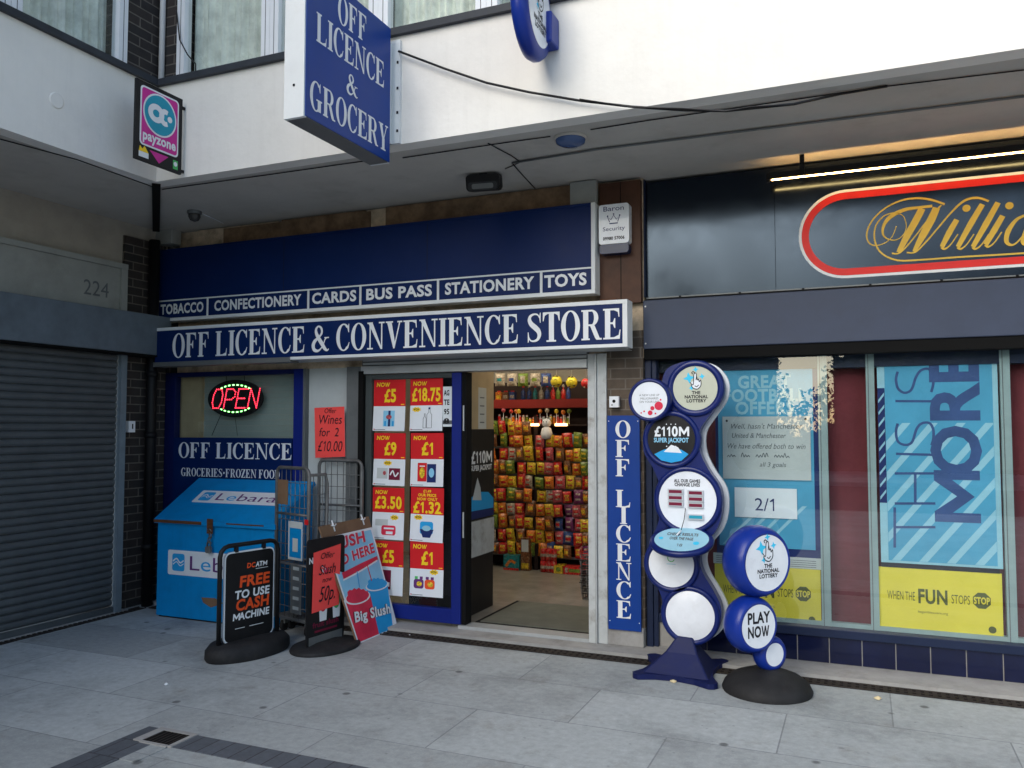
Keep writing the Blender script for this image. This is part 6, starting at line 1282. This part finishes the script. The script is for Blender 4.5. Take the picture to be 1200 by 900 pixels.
# ---- litter
for i, (x, y, m, lab, s) in enumerate(((789, 800, 'butt', 'small crumpled pale paper scrap in front of the lottery stand base', .022), (195, 803, 'paper', 'tiny white scrap on the paving left of the cash board', .018), (480, 745, 'paper', 'tiny white crumb by the drain in front of the price posters', .012), (1029, 820, 'butt', 'pale dry leaf lying in a paving joint at the right', .025))):
    p = ground(x, y); g = MB(); rd = random.Random(i); n = 9
    P = [(s*(.6+.5*rd.random())*math.cos(6.283*k_/n), s*(.6+.5*rd.random())*math.sin(6.283*k_/n)) for k_ in range(n)]
    vs = [Vector((p.x+a_, p.y+b_, .003+rd.random()*s*.5)) for a_, b_ in P] + [Vector((p.x, p.y, s*.9)), Vector((p.x, p.y, .002))]
    g.add(vs, [(k_, (k_+1) % n, n) for k_ in range(n)] + [((k_+1) % n, k_, n+1) for k_ in range(n)], m); single(g, 'dry_leaf' if i == 3 else 'paper_scrap', lab, 'litter')

# ================================================================== ACROSS THE ROAD (mirrored in the betting window)
def tree(x, y, h, r, seed, lab):
    rd = random.Random(seed); T = thing('street_tree', lab, 'tree', (x, y, 0), 'trees across the road mirrored in the window')
    g = MB(); g.tube([(x, y, 0), (x+.1, y, h*.25), (x, y+.1, h*.5), (x+.1, y, h*.8)], [.22, .17, .12, .04], 'bark', 9)
    for i in range(9):
        z = h*(.3+.05*i); an = i*2.4; g.tube([(x, y, z), (x+r*.4*math.cos(an), y+r*.4*math.sin(an), z+h*.10), (x+r*.75*math.cos(an), y+r*.75*math.sin(an), z+h*.16)], [.08, .05, .02], 'bark', 6)
    g.build('trunk', T); g = MB(); cl = []
    for i in range(26):
        while True:
            p = Vector((rd.uniform(-1, 1), rd.uniform(-1, 1), rd.uniform(-1, 1)))
            if p.length < 1: break
        cl.append((Vector((x+p.x*r, y+p.y*r, h*.62+p.z*h*.36)), rd.uniform(.5, 1.0)*r*.34))
    for c_, cr in cl:
        for i in range(130):
            d = Vector((rd.gauss(0, 1), rd.gauss(0, 1), rd.gauss(0, 1))).normalized()*cr*rd.random()**.4; p = c_+d; s = rd.uniform(.08, .17)
            e1 = Vector((rd.gauss(0, 1), rd.gauss(0, 1), rd.gauss(0, 1))).normalized(); e2 = e1.orthogonal().normalized()
            g.add([p-e1*s, p+e2*s*.6, p+e1*s, p-e2*s*.6], [(0, 1, 2, 3)], 'leaf')
    g.build('crown', T)
tree(-5.2, -17.5, 9, 2.6, 1, 'leafy tree across the road, mirrored left of the bright sky gap')
tree(1.8, -17, 8, 2.5, 2, 'leafy tree across the road, mirrored right of the bright sky gap')
tree(5.8, -18, 9.5, 2.8, 3, 'leafy tree across the road, mirrored at the far right of the window')
def mirrored(x, y, Y):                     # where the glass shows a point at depth Y through photo pixel (x, y)
    d = ray(x, y); t = (2*5.975-Y)/d.y; return d.x*t, EYE+d.z*t
def backdrop(spans, y):  # leaf mass added as the dark reflected line, stepped down around the sky gap
    rd = random.Random(9); g = MB()
    for x0, x1, h in spans:
        g.wbox(x0, x1, y-.6, y-.1, 0, h*(.9 if h > 4.5 else .45), 'leaf')
        for i in range(int((x1-x0)*h*170)):
            u = rd.random(); p = Vector((rd.uniform(x0, x1), y+rd.uniform(-.15, .35), h*u*(.92+.10*math.sin(x0+i*.37)+.06*math.sin(i)))); s = rd.uniform(.05, .13)
            e1 = Vector((rd.gauss(0, 1), rd.gauss(0, 1), rd.gauss(0, 1))).normalized(); e2 = e1.orthogonal().normalized(); g.add([p-e1*s, p+e2*s*.6, p+e1*s, p-e2*s*.6], [(0, 1, 2, 3)], 'leaf')
    single(g, 'backdrop', 'long tall hedge across the road, added leaf mass mirrored dark in the betting window', 'backdrop')
h0, h1 = mirrored(918, 430, -20.2)[0], mirrored(966, 430, -20.2)[0]
backdrop([(-16, h0-.9, 5.4), (h0-1.2, h0-.3, 4.6), (h0-.5, h0+.15, 3.7), (h0-.1, (h0+h1)/2, 2.7), ((h0+h1)/2-.1, h1+.1, 3.1), (h1-.1, h1+.5, 3.8), (h1+.3, h1+1.1, 4.6), (h1+.9, 14, 5.3)], -20.2)
tree(-10.5, -17, 8, 2.6, 4, 'leafy tree across the road, far left of the row, out of the lit gap')
H_ = thing('terraced_house', 'red brick house across the road with a slate roof, mirrored in the window', 'house', (8, -24, 0))
g = MB(); g.wbox(3, 14, -28, -22, 0, 5.2, 'brick_red'); g.build('wall', H_)
g = MB(); f = side(3-.3); 
vs = [(2.7, -21.6, 5.1), (14.3, -21.6, 5.1), (14.3, -25, 8), (2.7, -25, 8), (2.7, -28.4, 5.1), (14.3, -28.4, 5.1)]; g.add(vs, [(0, 1, 2, 3), (3, 2, 5, 4), (0, 3, 4), (1, 5, 2)], 'slate'); g.build('roof', H_)
fh = Fr((14, -22, 0), (-1, 0, 0))
for a in (1, 4, 7.5):
    for b in (1, 3.4): g = MB(); g.box(fh, a, a+1.2, b, b+1.3, -.02, .03, 'upvc'); g.box(fh, a+.1, a+1.1, b+.1, b+1.2, .0302, .034, 'room_dark'); g.build('window', H_)
